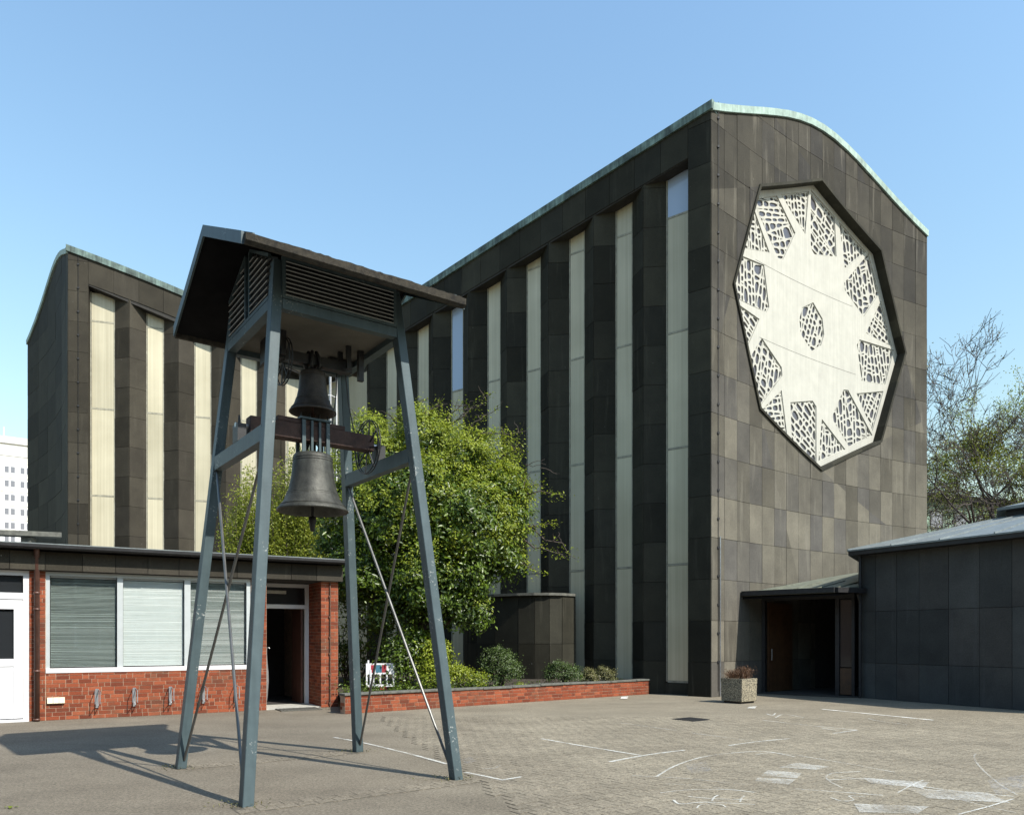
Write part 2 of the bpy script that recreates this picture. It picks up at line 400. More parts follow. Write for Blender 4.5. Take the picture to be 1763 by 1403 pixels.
for k, c in enumerate(cells):
    z = rng.uniform(-.0012, .0012)
    if k >= 60 and k < 360:
        o = bpy.data.objects.new('paving_stone', pm); COL.objects.link(o); o.location = c + V(0, 0, z); o.parent = yard
    else:
        b = len(pst.v); pst.v += [(c.x + x, c.y + y, zz + z) for x, y, zz in pmesh.v]; pst.f += [[i + b for i in f] for f in pmesh.f]
setp(pst.build('paving_stones', M['ground'], yard, recalc=False), kind='stuff')
sand = MB().poly([V(-2.7, 16.4, .0015), V(11.3, 16.4, .0015), V(4.6, 6.6, .0015), V(.5, 6.6, .0015)])
sand.build('sand_bed', M['joint_sand'], yard, recalc=False)
# the two zigzag rows of stones showing beside the bell tower's feet
TC = V(-2.487, 9.608, 0); E1 = V(.81, .587, 0).normalized(); E2 = V(-.587, .81, 0).normalized()
rowmesh = MB().prism([E1 * y + E2 * x + V(0, 0, -.004) for x, y in po], [E1 * y + E2 * x + V(0, 0, .005) for x, y in po])
rm = bpy.data.meshes.new('edge_stone'); rm.from_pydata(rowmesh.v, [], rowmesh.f); rm.materials.append(M['ground'])
for b_, a0, a1 in ((-1.62, -1.3, 1.5), (1.30, -1.1, 1.1)):
    k = 0
    while a0 + k * .2 < a1:
        for q in (0, 1):
            o = bpy.data.objects.new('edge_stone', rm); COL.objects.link(o)
            o.location = TC + E1 * (a0 + k * .2 + .1 * q) + E2 * (b_ + q * .165); o.parent = yard
        k += 1
    p0, p1 = TC + E1 * (a0 - .1) + E2 * (b_ - .09), TC + E1 * (a1 + .1) + E2 * (b_ + .255)
    q0, q1 = TC + E1 * (a0 - .1) + E2 * (b_ + .255), TC + E1 * (a1 + .1) + E2 * (b_ - .09)
    MB().poly([p0 + V(0, 0, .0018), q1 + V(0, 0, .0018), p1 + V(0, 0, .0018), q0 + V(0, 0, .0018)]).build('joint_sand', M['joint_sand'], yard, recalc=False)

def strip(name, px, wdt, mat, z=.0115, parent=yard):
    """a line drawn on the ground through the given points (photo pixels -> ground metres)"""
    pts = [ground(*p) for p in px]
    # smooth
    if len(pts) > 2:
        fine = []
        for i in range(len(pts) - 1):
            p0, p1, p2, p3 = pts[max(i - 1, 0)], pts[i], pts[i + 1], pts[min(i + 2, len(pts) - 1)]
            for t in (0, .25, .5, .75):
                fine.append(.5 * ((2 * p1) + (p2 - p0) * t + (2 * p0 - 5 * p1 + 4 * p2 - p3) * t * t + (3 * p1 - p0 - 3 * p2 + p3) * t ** 3))
        fine.append(pts[-1]); pts = fine
    mb = MB(); L_, R_ = [], []
    for i, p in enumerate(pts):
        t = (pts[min(i + 1, len(pts) - 1)] - pts[max(i - 1, 0)]).normalized(); nn = V(-t.y, t.x, 0) * wdt * .5
        L_.append(p + nn + V(0, 0, z)); R_.append(p - nn + V(0, 0, z))
    for i in range(len(pts) - 1): mb.poly([R_[i], R_[i + 1], L_[i + 1], L_[i]])
    return mb.build(name, mat, parent, recalc=False)
strip('painted_line', [(1415, 1221), (1607, 1240)], .075, M['paint'])
CH = [
 ([(932, 1272), (1000, 1284), (1110, 1302)], .05), ([(1050, 1312), (1115, 1300), (1178, 1292)], .06),
 ([(1070, 1245), (1165, 1258)], .035), ([(1190, 1262), (1310, 1278)], .035), ([(1255, 1284), (1305, 1277), (1360, 1272)], .045),
 ([(1312, 1240), (1400, 1250), (1475, 1257)], .035), ([(1435, 1263), (1475, 1257)], .05), ([(1415, 1254), (1445, 1258)], .03),
 ([(1130, 1338), (1165, 1318), (1220, 1302), (1310, 1294), (1370, 1304)], .03), ([(1088, 1336), (1180, 1341), (1290, 1352)], .02),
 ([(1137, 1366), (1180, 1361), (1250, 1360), (1300, 1365)], .02), ([(1160, 1378), (1165, 1383), (1175, 1385), (1215, 1382), (1300, 1386)], .025),
 ([(1145, 1350), (1200, 1353), (1243, 1358)], .015), ([(1185, 1372), (1230, 1376), (1300, 1378)], .018), ([(1226, 1380), (1229, 1374), (1236, 1370)], .018), ([(1274, 1382), (1277, 1375), (1282, 1371)], .018),
 ([(1200, 1392), (1208, 1386), (1240, 1386), (1250, 1391)], .015),
 ([(1422, 1338), (1428, 1334), (1440, 1331), (1482, 1329)], .022), ([(1422, 1340), (1432, 1348), (1450, 1357)], .022), ([(1424, 1344), (1460, 1342), (1500, 1341)], .022),
 ([(1370, 1359), (1440, 1364), (1520, 1370)], .025), ([(1680, 1298), (1677, 1305), (1688, 1322), (1720, 1350), (1752, 1370)], .022),
 ([(1500, 1341), (1560, 1350), (1640, 1362), (1745, 1372)], .03), ([(1545, 1366), (1570, 1352), (1590, 1344)], .02), ([(1560, 1349), (1600, 1362)], .02),
 ([(1650, 1403), (1700, 1390), (1745, 1376)], .02), ([(1655, 1378), (1710, 1392), (1750, 1400)], .02), ([(1430, 1374), (1450, 1380), (1470, 1378), (1462, 1371), (1490, 1373)], .016),
 ([(1320, 1229), (1330, 1232), (1335, 1228)], .03), ([(1335, 1236), (1350, 1230), (1385, 1236)], .025), ([(1495, 1237), (1510, 1241), (1562, 1248)], .025),
 ([(575, 1270), (620, 1278), (700, 1297), (770, 1316)], .055), ([(800, 1330), (840, 1338), (862, 1343)], .05), ([(862, 1344), (880, 1341), (898, 1338)], .045), ([(828, 1324), (850, 1323), (862, 1318)], .02),
 ([(1400, 1330), (1480, 1342), (1560, 1346)], .02), ([(1300, 1300), (1340, 1297), (1440, 1312), (1540, 1330)], .018)]
for k, (p, wd) in enumerate(CH):
    strip('chalk_line', p, wd * 1.05, M['chalk' if k not in (2, 3, 9, 12, 18, 21, 26, 34, 35) else 'chalk_faint'])
def smear(px, mat, z):
    MB().poly([ground(*p) + V(0, 0, z) for p in px]).build('chalk_smear', mat, yard, recalc=False)
smear([(1372, 1314), (1428, 1321), (1405, 1326), (1340, 1322)], M['chalk_mid'], .0135)
smear([(1322, 1327), (1380, 1332), (1372, 1341), (1310, 1336)], M['chalk_mid'], .0139)
smear([(1304, 1340), (1370, 1343), (1358, 1352), (1300, 1346)], M['chalk_mid'], .0143)
smear([(1485, 1340), (1600, 1348), (1590, 1358), (1500, 1350)], M['chalk_faint'], .0147)
smear([(1470, 1385), (1600, 1390), (1580, 1402), (1480, 1400)], M['chalk_faint'], .0150)
smear([(1560, 1358), (1700, 1366), (1740, 1384), (1600, 1376)], M['chalk_faint'], .0153)
smear([(1180, 1318), (1215, 1312), (1225, 1328), (1190, 1332)], M['chalk_blue'], .0156)
smear([(795, 1308), (812, 1305), (820, 1312), (800, 1316)], M['chalk_blue'], .0159)
smear([(1700, 1345), (1763, 1335), (1763, 1365), (1715, 1370)], M['chalk_blue'], .0162)
smear([(1070, 1200), (1082, 1199), (1080, 1203), (1068, 1203)], M['paint'], .0165)
smear([(1290, 1217), (1303, 1216), (1300, 1220), (1286, 1220)], M['chalk'], .0168)
# drain cover
dc = ground(1190, 1238.5); mb = MB()
for k in range(9):
    mb.box(dc + PAV_N * (-.24 + k * .06) + V(0, 0, .012), PAV_N * .018, PAV_D * .27, V(0, 0, .006))
mb.box(dc + V(0, 0, .004), PAV_N * .30, PAV_D * .30, V(0, 0, .003))
mb.build('drain_cover', M['black'], yard)

# ------------------------------------------------------------------ convex 2-D clipping
def clip(poly, a, b, keep_left=True):
    """clip convex polygon by line a->b"""
    out = []; sg = 1 if keep_left else -1
    def d(p): return sg * ((b[0] - a[0]) * (p[1] - a[1]) - (b[1] - a[1]) * (p[0] - a[0]))
    for i in range(len(poly)):
        p, q = poly[i], poly[(i + 1) % len(poly)]; dp, dq = d(p), d(q)
        if dp >= 0: out.append(p)
        if dp * dq < 0:
            t = dp / (dp - dq); out.append((p[0] + (q[0] - p[0]) * t, p[1] + (q[1] - p[1]) * t))
    return out
def area(p): return .5 * sum(p[i][0] * p[(i + 1) % len(p)][1] - p[(i + 1) % len(p)][0] * p[i][1] for i in range(len(p)))
def minus_convex(poly, hole):
    """poly minus convex counter-clockwise hole -> list of convex pieces"""
    res = []; rest = poly
    for i in range(len(hole)):
        a, b = hole[i], hole[(i + 1) % len(hole)]
        out = clip(rest, a, b, False)
        if len(out) > 2 and abs(area(out)) > 1e-4: res.append(out)
        rest = clip(rest, a, b, True)
        if len(rest) < 3: break
    return res
def inset(poly, wd):
    if area(poly) < 0: poly = poly[::-1]
    out = []; n = len(poly)
    for i in range(n):
        p0, p, p1 = Vector(poly[i - 1]), Vector(poly[i]), Vector(poly[(i + 1) % n])
        a, b = (p - p0), (p1 - p)
        if a.length < 1e-6 or b.length < 1e-6: out.append(tuple(p)); continue
        a.normalize(); b.normalize()
        na, nb = Vector((-a.y, a.x)), Vector((-b.y, b.x)); m = na + nb
        l = m.length
        if l < .3: m = na; k = 1
        else: m = m / l; k = min(1 / max(.3, m.dot(na)), 1.8)
        out.append(tuple(p + m * wd * k))
    return poly, out

# ------------------------------------------------------------------ church
church = empty('church', (0, 30, 0), 'dark stone church with pale rose window and tall cream window strips', 'church')
H0, RH = .996, 1.185                       # first joint height, course height
ROWS = [0] + [H0 + RH * k for k in range(16)]
C0 = V(5.655, 21.87, 0)
class Arc:
    """concave end wall in plan: heading turns from a0 to a1 over its length"""
    def __init__(s, start, a0, a1, ln):
        s.st, s.a0, s.a1, s.ln = start, R(a0), R(a1), ln
    def th(s, t): return s.a0 + (s.a1 - s.a0) * t / s.ln
    def at(s, t, h=0, off=0):
        k = (s.a1 - s.a0) / s.ln; th = s.th(t)
        x = (-math.cos(th) + math.cos(s.a0)) / k; y = (math.sin(th) - math.sin(s.a0)) / k
        return V(s.st.x + x + math.cos(th) * off, s.st.y + y - math.sin(th) * off, h)
LEN = 12.06; SW = LEN / 18
FR = Arc(C0, 47, 63, LEN)
_pf = [16.66, 16.92, 17.19, 17.46, 17.73, 17.98, 18.21, 18.39, 18.51, 18.55]
PROF = _pf + _pf[-2::-1]
def prof(s):
    x = min(max(s / SW, 0), 17.999); i = int(x); return PROF[i] + (PROF[i + 1] - PROF[i]) * (x - i)
OC, OH, OR = 5.95, 12.09, 4.84             # rose window centre (along wall, height) and radius
def octa(r): return [(OC + r * math.cos(R(45 * k)), OH + r * math.sin(R(45 * k))) for k in range(8)]
front = MB()
def pieces_prism(mb, pieces, fn, o0, o1):
    for p in pieces: mb.prism([fn(t, h, o0) for t, h in p], [fn(t, h, o1) for t, h in p])
hole = octa(OR - .04)
for i in range(18):
    q = [(i * SW, 0), ((i + 1) * SW, 0), ((i + 1) * SW, prof((i + 1) * SW - 1e-6)), (i * SW, prof(i * SW))]
    pieces_prism(front, minus_convex(q, hole), FR.at, -.45, -.012)
fwall = front.build('front_wall', M['joint'], church)
rs = random.Random(11)
def slab_poly(poly, fn, mat, parent, th=.032, gap=.0055, name='slab', o0=-.02):
    if area(poly) < 0: poly = poly[::-1]
    _, p = inset(poly, gap)
    if abs(area(p)) < .004: return None
    d = rs.uniform(-.005, .005)
    return MB().prism([fn(t, h, o0) for t, h in p], [fn(t, h, th - .02 + d) for t, h in p]).build(name, mat, parent)
for i in range(18):
    for j in range(len(ROWS) - 1):
        a, b = i * SW, (i + 1) * SW
        lo, hi = ROWS[j], ROWS[j + 1]
        q = [(a, lo), (b, lo), (b, hi), (a, hi)]
        ta, tb = prof(a), prof(b - 1e-6)
        if lo >= max(ta, tb): continue
        q = clip(q, (a, ta), (b, tb), False)
        if len(q) < 3: continue
        ps = minus_convex(q, hole)
        ps = [p for p in ps if abs(area(p)) > .004]
        if not ps: continue
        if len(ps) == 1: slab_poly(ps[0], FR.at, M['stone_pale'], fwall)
        else:
            mb = MB(); lo_i = (a + .0055, b - .0055, lo + .0055, hi - .0055)
            for p in ps:
                p = clip(p, (lo_i[0], 0), (lo_i[0], 1), False); p = clip(p, (lo_i[1], 0), (lo_i[1], 1), True) if len(p) > 2 else p
                p = clip(p, (0, lo_i[2]), (1, lo_i[2]), True) if len(p) > 2 else p; p = clip(p, (0, lo_i[3]), (1, lo_i[3]), False) if len(p) > 2 else p
                if len(p) > 2: mb.prism([FR.at(t, h, -.02) for t, h in p], [FR.at(t, h, .012) for t, h in p])
            if mb.f: mb.build('slab', M['stone_pale'], fwall)
# copper edge on the arched top
def swept(mb, pts_list):
    """pts_list: list of sections (each list of points); joins consecutive sections"""
    n = len(pts_list[0]); k = len(mb.v)
    for s in pts_list: mb.v += [tuple(p) for p in s]
    for i in range(len(pts_list) - 1):
        for j in range(n):
            q = (j + 1) % n
            mb.f.append([k + i * n + j, k + i * n + q, k + (i + 1) * n + q, k + (i + 1) * n + j])
    mb.f.append([k + j for j in range(n)][::-1]); mb.f.append([k + (len(pts_list) - 1) * n + j for j in range(n)])
    return mb
def arc_coping(arc, name):
    secs = []
    for k in range(0, 73):
        s = LEN * k / 72; h = prof(s)
        secs.append([arc.at(s, h - .01, .075), arc.at(s, h + .20, .085), arc.at(s, h + .23, .0), arc.at(s, h + .23, -.5), arc.at(s, h - .01, -.5)])
    return swept(MB(), secs).build(name, M['copper'], church)
arc_coping(FR, 'copper_coping')
LPT = V(-17.29, 29.97, 0)
LE = Arc(V(0, 0, 0), 133.5, 149.5, LEN); d_ = LE.at(LEN); LE.st = LPT - V(d_.x, d_.y, 0)
arc_coping(LE, 'copper_coping')
lw = MB()
for i in range(18):
    q = [(i * SW, 0), ((i + 1) * SW, 0), ((i + 1) * SW, prof((i + 1) * SW - 1e-6)), (i * SW, prof(i * SW))]
    pieces_prism(lw, [q], LE.at, -.45, -.012)
lwall = lw.build('end_wall', M['joint'], church)
for i in range(18):
    for j in range(len(ROWS) - 1):
        a, b, lo, hi = i * SW, (i + 1) * SW, ROWS[j], ROWS[j + 1]
        ta, tb = prof(a), prof(b - 1e-6)
        if lo >= max(ta, tb) or hi < 4: continue
        q = clip([(a, lo), (b, lo), (b, hi), (a, hi)], (a, ta), (b, tb), False)
        if len(q) > 2 and (i % 3 == 0):
            # slabs on this shaded end are three joints wide as far as one can tell
            b3 = (i + 3) * SW; q = clip([(a, lo), (b3, lo), (b3, hi), (a, hi)], (a, ta), (b3, prof(b3 - 1e-6)), False)
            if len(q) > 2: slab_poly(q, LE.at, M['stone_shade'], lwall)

# side walls with triangular piers and recessed strip windows
TRANS = [3.87, 7.34, 10.80, 14.27]
def wing(P, d, n, ln, bay, top, smat, wname, zmin, npier, blue, fmat):
    def fr(t, h, off): return P + d * t + n * off + V(0, 0, h)
    fb = lambda t: top(t) - 1.20
    REC = .37
    back = MB()
    back.prism([fr(0, 0, -.46), fr(ln, 0, -.46), fr(ln, top(ln) - .2, -.46), fr(0, top(0) - .2, -.46)],
               [fr(0, 0, -.75), fr(ln, 0, -.75), fr(ln, top(ln) - .2, -.75), fr(0, top(0) - .2, -.75)])
    # fascia body
    back.prism([fr(.0, fb(0), -.012), fr(ln, fb(ln), -.012), fr(ln, top(ln) - .2, -.012), fr(0, top(0) - .2, -.012)],
               [fr(.0, fb(0), -.455), fr(ln, fb(ln), -.455), fr(ln, top(ln) - .2, -.455), fr(0, top(0) - .2, -.455)])
    # corner strip body
    back.prism([fr(.012, 0, -.012), fr(.70, 0, -.012), fr(.70, fb(.7), -.012), fr(.012, fb(0), -.012)],
               [fr(.012, 0, -.455), fr(.70, 0, -.455), fr(.70, fb(.7), -.455), fr(.012, fb(0), -.455)])
    body = back.build(wname, M['joint'], church)
    # corner strip slabs
    for j in range(len(ROWS) - 1):
        lo, hi = ROWS[j], ROWS[j + 1]
        if hi < zmin: continue
        q = clip([(0, lo), (.705, lo), (.705, hi), (0, hi)], (0, top(0) - .22), (.705, top(.705) - .22), False)
        if len(q) > 2: slab_poly(q, fr, smat, body)
    MB().prism([fr(.70, max(0, zmin - 1), -.02), fr(.705, max(0, zmin - 1), -.02), fr(.705, fb(.7), -.02), fr(.70, fb(.7), -.02)],
               [fr(.70, max(0, zmin - 1), -.455), fr(.705, max(0, zmin - 1), -.455), fr(.705, fb(.7), -.455), fr(.70, fb(.7), -.455)]).build('reveal', smat, church)
    # fascia slabs
    t = .705
    while t < ln - .2:
        t2 = min(t + bay / 2, ln)
        q = [(t, fb(t)), (t2, fb(t2)), (t2, top(t2) - .22), (t, top(t) - .22)]
        slab_poly(q, fr, smat, body); t = t2
    # copper edge
    secs = []
    for k in range(25):
        t = ln * k / 24 - (.06 if k == 0 else 0)
        h = top(t); secs.append([fr(t, h - .22, .075), fr(t, h + .02, .085), fr(t, h + .05, 0), fr(t, h + .05, -.5), fr(t, h - .22, -.5)])
    swept(MB(), secs).build('copper_coping', fmat, church)
    # piers
    edges = [.705]
    for k in range(npier):
        tr = 2.16 + bay * k
        a, b = tr - .57, tr + .57
        for (p0, p1, dd) in ((fr(a, 0, -REC), fr(tr, 0, 0), 1), (fr(tr, 0, 0), fr(b, 0, -REC), -1)):
            dv = (p1 - p0); L_ = dv.length; dv.normalize()
            nv = V(dv.y, -dv.x, 0)
            if nv.dot(n) < 0: nv = -nv
            fn = lambda t, h, off, p0=p0, dv=dv, nv=nv: p0 + dv * t + nv * off + V(0, 0, h)
            ta, tb = (fb(a), fb(tr)) if dd == 1 else (fb(tr), fb(b))
            for j in range(len(ROWS) - 1):
                lo, hi = ROWS[j], ROWS[j + 1]
                if hi < zmin: continue
                q = clip([(0, lo), (L_, lo), (L_, hi), (0, hi)], (0, ta), (L_, tb), False)
                if len(q) > 2: slab_poly(q, fn, smat, body, th=.03)
        c = .014
        MB().prism([fr(a + c, 0, -REC - .06), fr(a + c * 2, 0, -REC - .01), fr(tr, 0, -.035), fr(b - c * 2, 0, -REC - .01), fr(b - c, 0, -REC - .06)],
                   [fr(a + c, fb(a), -REC - .06), fr(a + c * 2, fb(a), -REC - .01), fr(tr, fb(tr), -.035), fr(b - c * 2, fb(b), -REC - .01), fr(b - c, fb(b), -REC - .06)]).build('pier_core', M['joint'], church)
        edges += [a, b]
    edges.append(ln)
    # windows
    for k in range(0, len(edges), 2):
        a, b = edges[k], edges[k + 1]
        if b - a < .2: continue
        hs = [max(.38, zmin - 1)] + [x for x in TRANS if x > zmin] ; tp = min(fb(a), fb(b)) + .12
        hs = [x for x in hs if x < tp - .3]
        fm = MB()
        for e in (a + .02, b - .02): fm.prism([fr(e - .02, hs[0], -REC - .05), fr(e + .02, hs[0], -REC - .05), fr(e + .02, tp, -REC - .05), fr(e - .02, tp, -REC - .05)],
                                              [fr(e - .02, hs[0], -REC - .005), fr(e + .02, hs[0], -REC - .005), fr(e + .02, tp, -REC - .005), fr(e - .02, tp, -REC - .005)])
        for h in hs:
            fm.prism([fr(a + .045, h - .03, -REC - .05), fr(b - .045, h - .03, -REC - .05), fr(b - .045, h + .03, -REC - .05), fr(a + .045, h + .03, -REC - .05)],
                     [fr(a + .045, h - .03, -REC - .012), fr(b - .045, h - .03, -REC - .012), fr(b - .045, h + .03, -REC - .012), fr(a + .045, h + .03, -REC - .012)])
        wo = fm.build('strip_window', M['win_frame'], church)
        for i, h in enumerate(hs):
            h2 = hs[i + 1] if i + 1 < len(hs) else tp
            bl = (k // 2, i) in blue
            MB().prism([fr(a + .05, h + .035, -REC - .045), fr(b - .05, h + .035, -REC - .045), fr(b - .05, h2 - .035, -REC - .045), fr(a + .05, h2 - .035, -REC - .045)],
                       [fr(a + .05, h + .035, -REC - .02), fr(b - .05, h + .035, -REC - .02), fr(b - .05, h2 - .035, -REC - .02), fr(a + .05, h2 - .035, -REC - .02)]
                       ).build('pane', M['blue_glass' if bl else 'cream'], wo)
        if zmin < 1:
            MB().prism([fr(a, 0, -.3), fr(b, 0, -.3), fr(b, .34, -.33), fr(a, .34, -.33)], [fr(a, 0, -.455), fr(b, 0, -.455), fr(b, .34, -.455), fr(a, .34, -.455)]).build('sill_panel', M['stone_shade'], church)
    return fr
D1 = V(-.785, .619, 0).normalized(); N1 = V(-.619, -.785, 0).normalized()
D2 = V(.9497, .313, 0).normalized(); N2 = V(.313, -.9497, 0).normalized()
top1 = lambda t: 16.89 - .165 * t - .0008 * t * t
top2 = lambda t: 16.93 - .255 * t - .0075 * t * t
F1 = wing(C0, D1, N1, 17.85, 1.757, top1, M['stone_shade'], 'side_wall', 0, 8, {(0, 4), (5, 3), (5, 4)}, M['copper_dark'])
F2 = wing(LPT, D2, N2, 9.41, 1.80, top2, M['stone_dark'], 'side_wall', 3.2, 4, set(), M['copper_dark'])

# roofs and hidden rear walls
Rp = FR.at(LEN); Lf = LE.at(0)
R2 = Rp + V(-.316, .95, 0) * 17; L2 = Lf + V(.515, .849, 0) * 14
INN = C0 + D1 * 17.85
def roof_loft(arcpts, A, dA, lnA, B, dB, lnB, topf, amp):
    secs = []; m = 18
    for k in range(13):
        q = k / 12; row = []
        for i in range(m + 1):
            x = i / m
            s = prof(x * LEN) - PROF[0]
            base = topf(q * lnA) - .05
            p_end = arcpts(x * LEN)
            pa, pb = A + dA * (lnA * q), B + dB * (lnB * q)
            p = pa.lerp(pb, x)
            if k == 0: p = p_end
            row.append(V(p.x, p.y, base + s * amp(q)))
        secs.append(row)
    mb = MB(); kk = len(mb.v)
    for r_ in secs: mb.v += [tuple(p) for p in r_]
    for i in range(12):
        for j in range(m): mb.f.append([i * (m + 1) + j, i * (m + 1) + j + 1, (i + 1) * (m + 1) + j + 1, (i + 1) * (m + 1) + j])
    ro = mb.build('copper_roof', M['copper'], church, smooth=True)
    for i in range(1, 12):
        MB().tube([p + V(0, 0, .03) for p in secs[i]], .022, 5).build('seam', M['copper'], ro)
roof_loft(lambda s: FR.at(s, 0, -.3), C0 - N1 * .3, D1, 17.5, Rp, V(-.316, .95, 0), 17, top1, lambda q: 1 - .3 * q)
roof_loft(lambda s: LE.at(LEN - s, 0, -.3), LPT - N2 * .3, D2, 9.4, Lf, V(.515, .849, 0), 14, top2, lambda q: 1 + .75 * q)
for a, b in ((Rp, R2), (R2, L2), (L2, Lf)):
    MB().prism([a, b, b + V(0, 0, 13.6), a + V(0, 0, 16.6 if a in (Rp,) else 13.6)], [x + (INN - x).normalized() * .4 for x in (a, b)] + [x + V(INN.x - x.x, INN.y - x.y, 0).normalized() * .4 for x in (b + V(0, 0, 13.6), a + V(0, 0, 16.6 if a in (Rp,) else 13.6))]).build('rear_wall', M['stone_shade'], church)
# lightning conductors with clips
mb = MB(); mb.tube([FR.at(.33, .15, .04), FR.at(.33, prof(.33) + .25, .04)], .010, 5)
for k in range(20): mb.box(FR.at(.33, 1.0 + k * .82, .03), V(.03, 0, 0), V(0, .03, 0), V(0, 0, .03))
mb.build('lightning_conductor', M['black'], church)
MB().tube([FR.at(.40, .0, .05), FR.at(.40, 4.6, .05)], .017, 6).build('conductor_guard', M['galv'], church)
mb = MB(); mb.tube([F2(.36, 4, .04), F2(.36, top2(.36) - .2, .04)], .008, 5)
for k in range(14): mb.box(F2(.36, 4.3 + k * .92, .03), D2 * .035, N2 * .02, V(0, 0, .03))
mb.build('lightning_conductor', M['black'], church)

# ------------------------------------------------------------------ rose window
def RW(x, y, off): return FR.at(OC + x, OH + y, off)
rose_frame = MB()
def ocv(r, k): return (r * math.cos(R(45 * k)), r * math.sin(R(45 * k)))
for k in range(8):
    for i in range(6):
        q = []
        for tt in (i / 6 + (.0004 if i == 0 else 0), (i + 1) / 6):
            a, b = ocv(OR + .02, k), ocv(OR + .02, k + 1); o = (a[0] + (b[0] - a[0]) * tt, a[1] + (b[1] - a[1]) * tt)
            a, b = ocv(OR - .07, k), ocv(OR - .07, k + 1); n_ = (a[0] + (b[0] - a[0]) * tt, a[1] + (b[1] - a[1]) * tt)
            q.append((o, n_))
        (o0, n0), (o1, n1) = q
        rose_frame.prism([RW(*o0, -.5), RW(*o1, -.5), RW(*n1, -.5), RW(*n0, -.5)], [RW(*o0, .07), RW(*o1, .07), RW(*n1, .07), RW(*n0, .07)])
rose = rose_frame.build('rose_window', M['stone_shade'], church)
rose['label'] = 'octagonal rose window of white pierced concrete in a dark frame'
PR = OR - .06; PD = -.26
def rot(p, k): a = R(-45 * k); return (p[0] * math.cos(a) - p[1] * math.sin(a), p[0] * math.sin(a) + p[1] * math.cos(a))
petal = [(-.16, 4.58), (-.16, 2.62), (.05, 2.46), (1.30, 2.74), (1.20, 4.08)]
tri = [(1.44, 3.99), (1.78, 2.44), (2.98, 3.36)]
regs = []
for k in range(8):
    regs.append(([rot(p, k) for p in petal], 'p', k)); regs.append(([rot(p, k) for p in tri], 't', k))
regs.append(([(-.02, .84), (-.62, .52), (-.80, .10), (-.72, -.38), (-.05, -.84), (.42, -.5), (.60, -.1), (.5, .42)], 'c', 0))
regs = [((p if area(p) > 0 else p[::-1]), t, k) for p, t, k in regs]
# plain concrete by constrained triangulation
vv, ee = [], []
def addring(pts):
    b = len(vv); vv.extend(Vector(p) for p in pts); ee.extend((b + i, b + (i + 1) % len(pts)) for i in range(len(pts)))
oc_in = [ocv(PR, k) for k in range(8)]
addring(oc_in)
for p, _, _ in regs: addring(p)
grooves = [[(-4.6, 1.335), (4.6, 1.18), (4.6, 1.195), (-4.6, 1.35)], [(-4.6, -1.015), (4.6, -1.17), (4.6, -1.155), (-4.6, -1.0)]]
for g in grooves:
    b = len(vv); vv.extend(Vector(p) for p in g); ee.extend([(b, b + 1), (b + 2, b + 3)])
for i in range(-7, 8):
    x = i * .62 + .013; y = 5.2; b = len(vv); vv.extend([Vector((x, -y)), Vector((x, y))]); ee.append((b, b + 1))
r_ = delaunay_2d_cdt(vv, ee, [], 0, 1e-5)
cv, cf = r_[0], r_[2]
def inside(p, poly):
    return all((poly[(i + 1) % len(poly)][0] - poly[i][0]) * (p[1] - poly[i][1]) - (poly[(i + 1) % len(poly)][1] - poly[i][1]) * (p[0] - poly[i][0]) > -1e-9 for i in range(len(poly)))
pl = MB(); pl.v = [tuple(RW(p.x, p.y, PD)) for p in cv]
for f in cf:
    c = sum((cv[i] for i in f), Vector((0, 0))) / len(f)
    if not inside(c, oc_in) or any(inside(c, p) for p, _, _ in regs): continue
    pl.f.append(list(f))
for p, t, k in regs:                        # edge returns of the recessed fields
    for i in range(len(p)):
        a, b = p[i], p[(i + 1) % len(p)]; pl.poly([RW(*a, PD), RW(*b, PD), RW(*b, PD - .08), RW(*a, PD - .08)])
pl.build('concrete_panel', M['concrete_white'], rose)
for y0 in (1.34, -1.01):
    gb = MB()
    for k in range(30):
        x0, x1 = -3.2 + k * .2, -3.0 + k * .2
        if any(inside((x, y0 - .0169 * (x + 4.6)), p) for p, _, _ in regs for x in (x0 - .15, x0, x1, x1 + .15)): continue
        a, b = y0 - .0169 * (x0 + 4.6), y0 - .0169 * (x1 + 4.6)
        gb.poly([RW(x0, a, PD + .003), RW(x1, b, PD + .003), RW(x1, b + .012, PD + .003), RW(x0, a + .012, PD + .003)])
    gb.build('panel_joint', M['coping'], rose, recalc=False)
rt = random.Random(21)
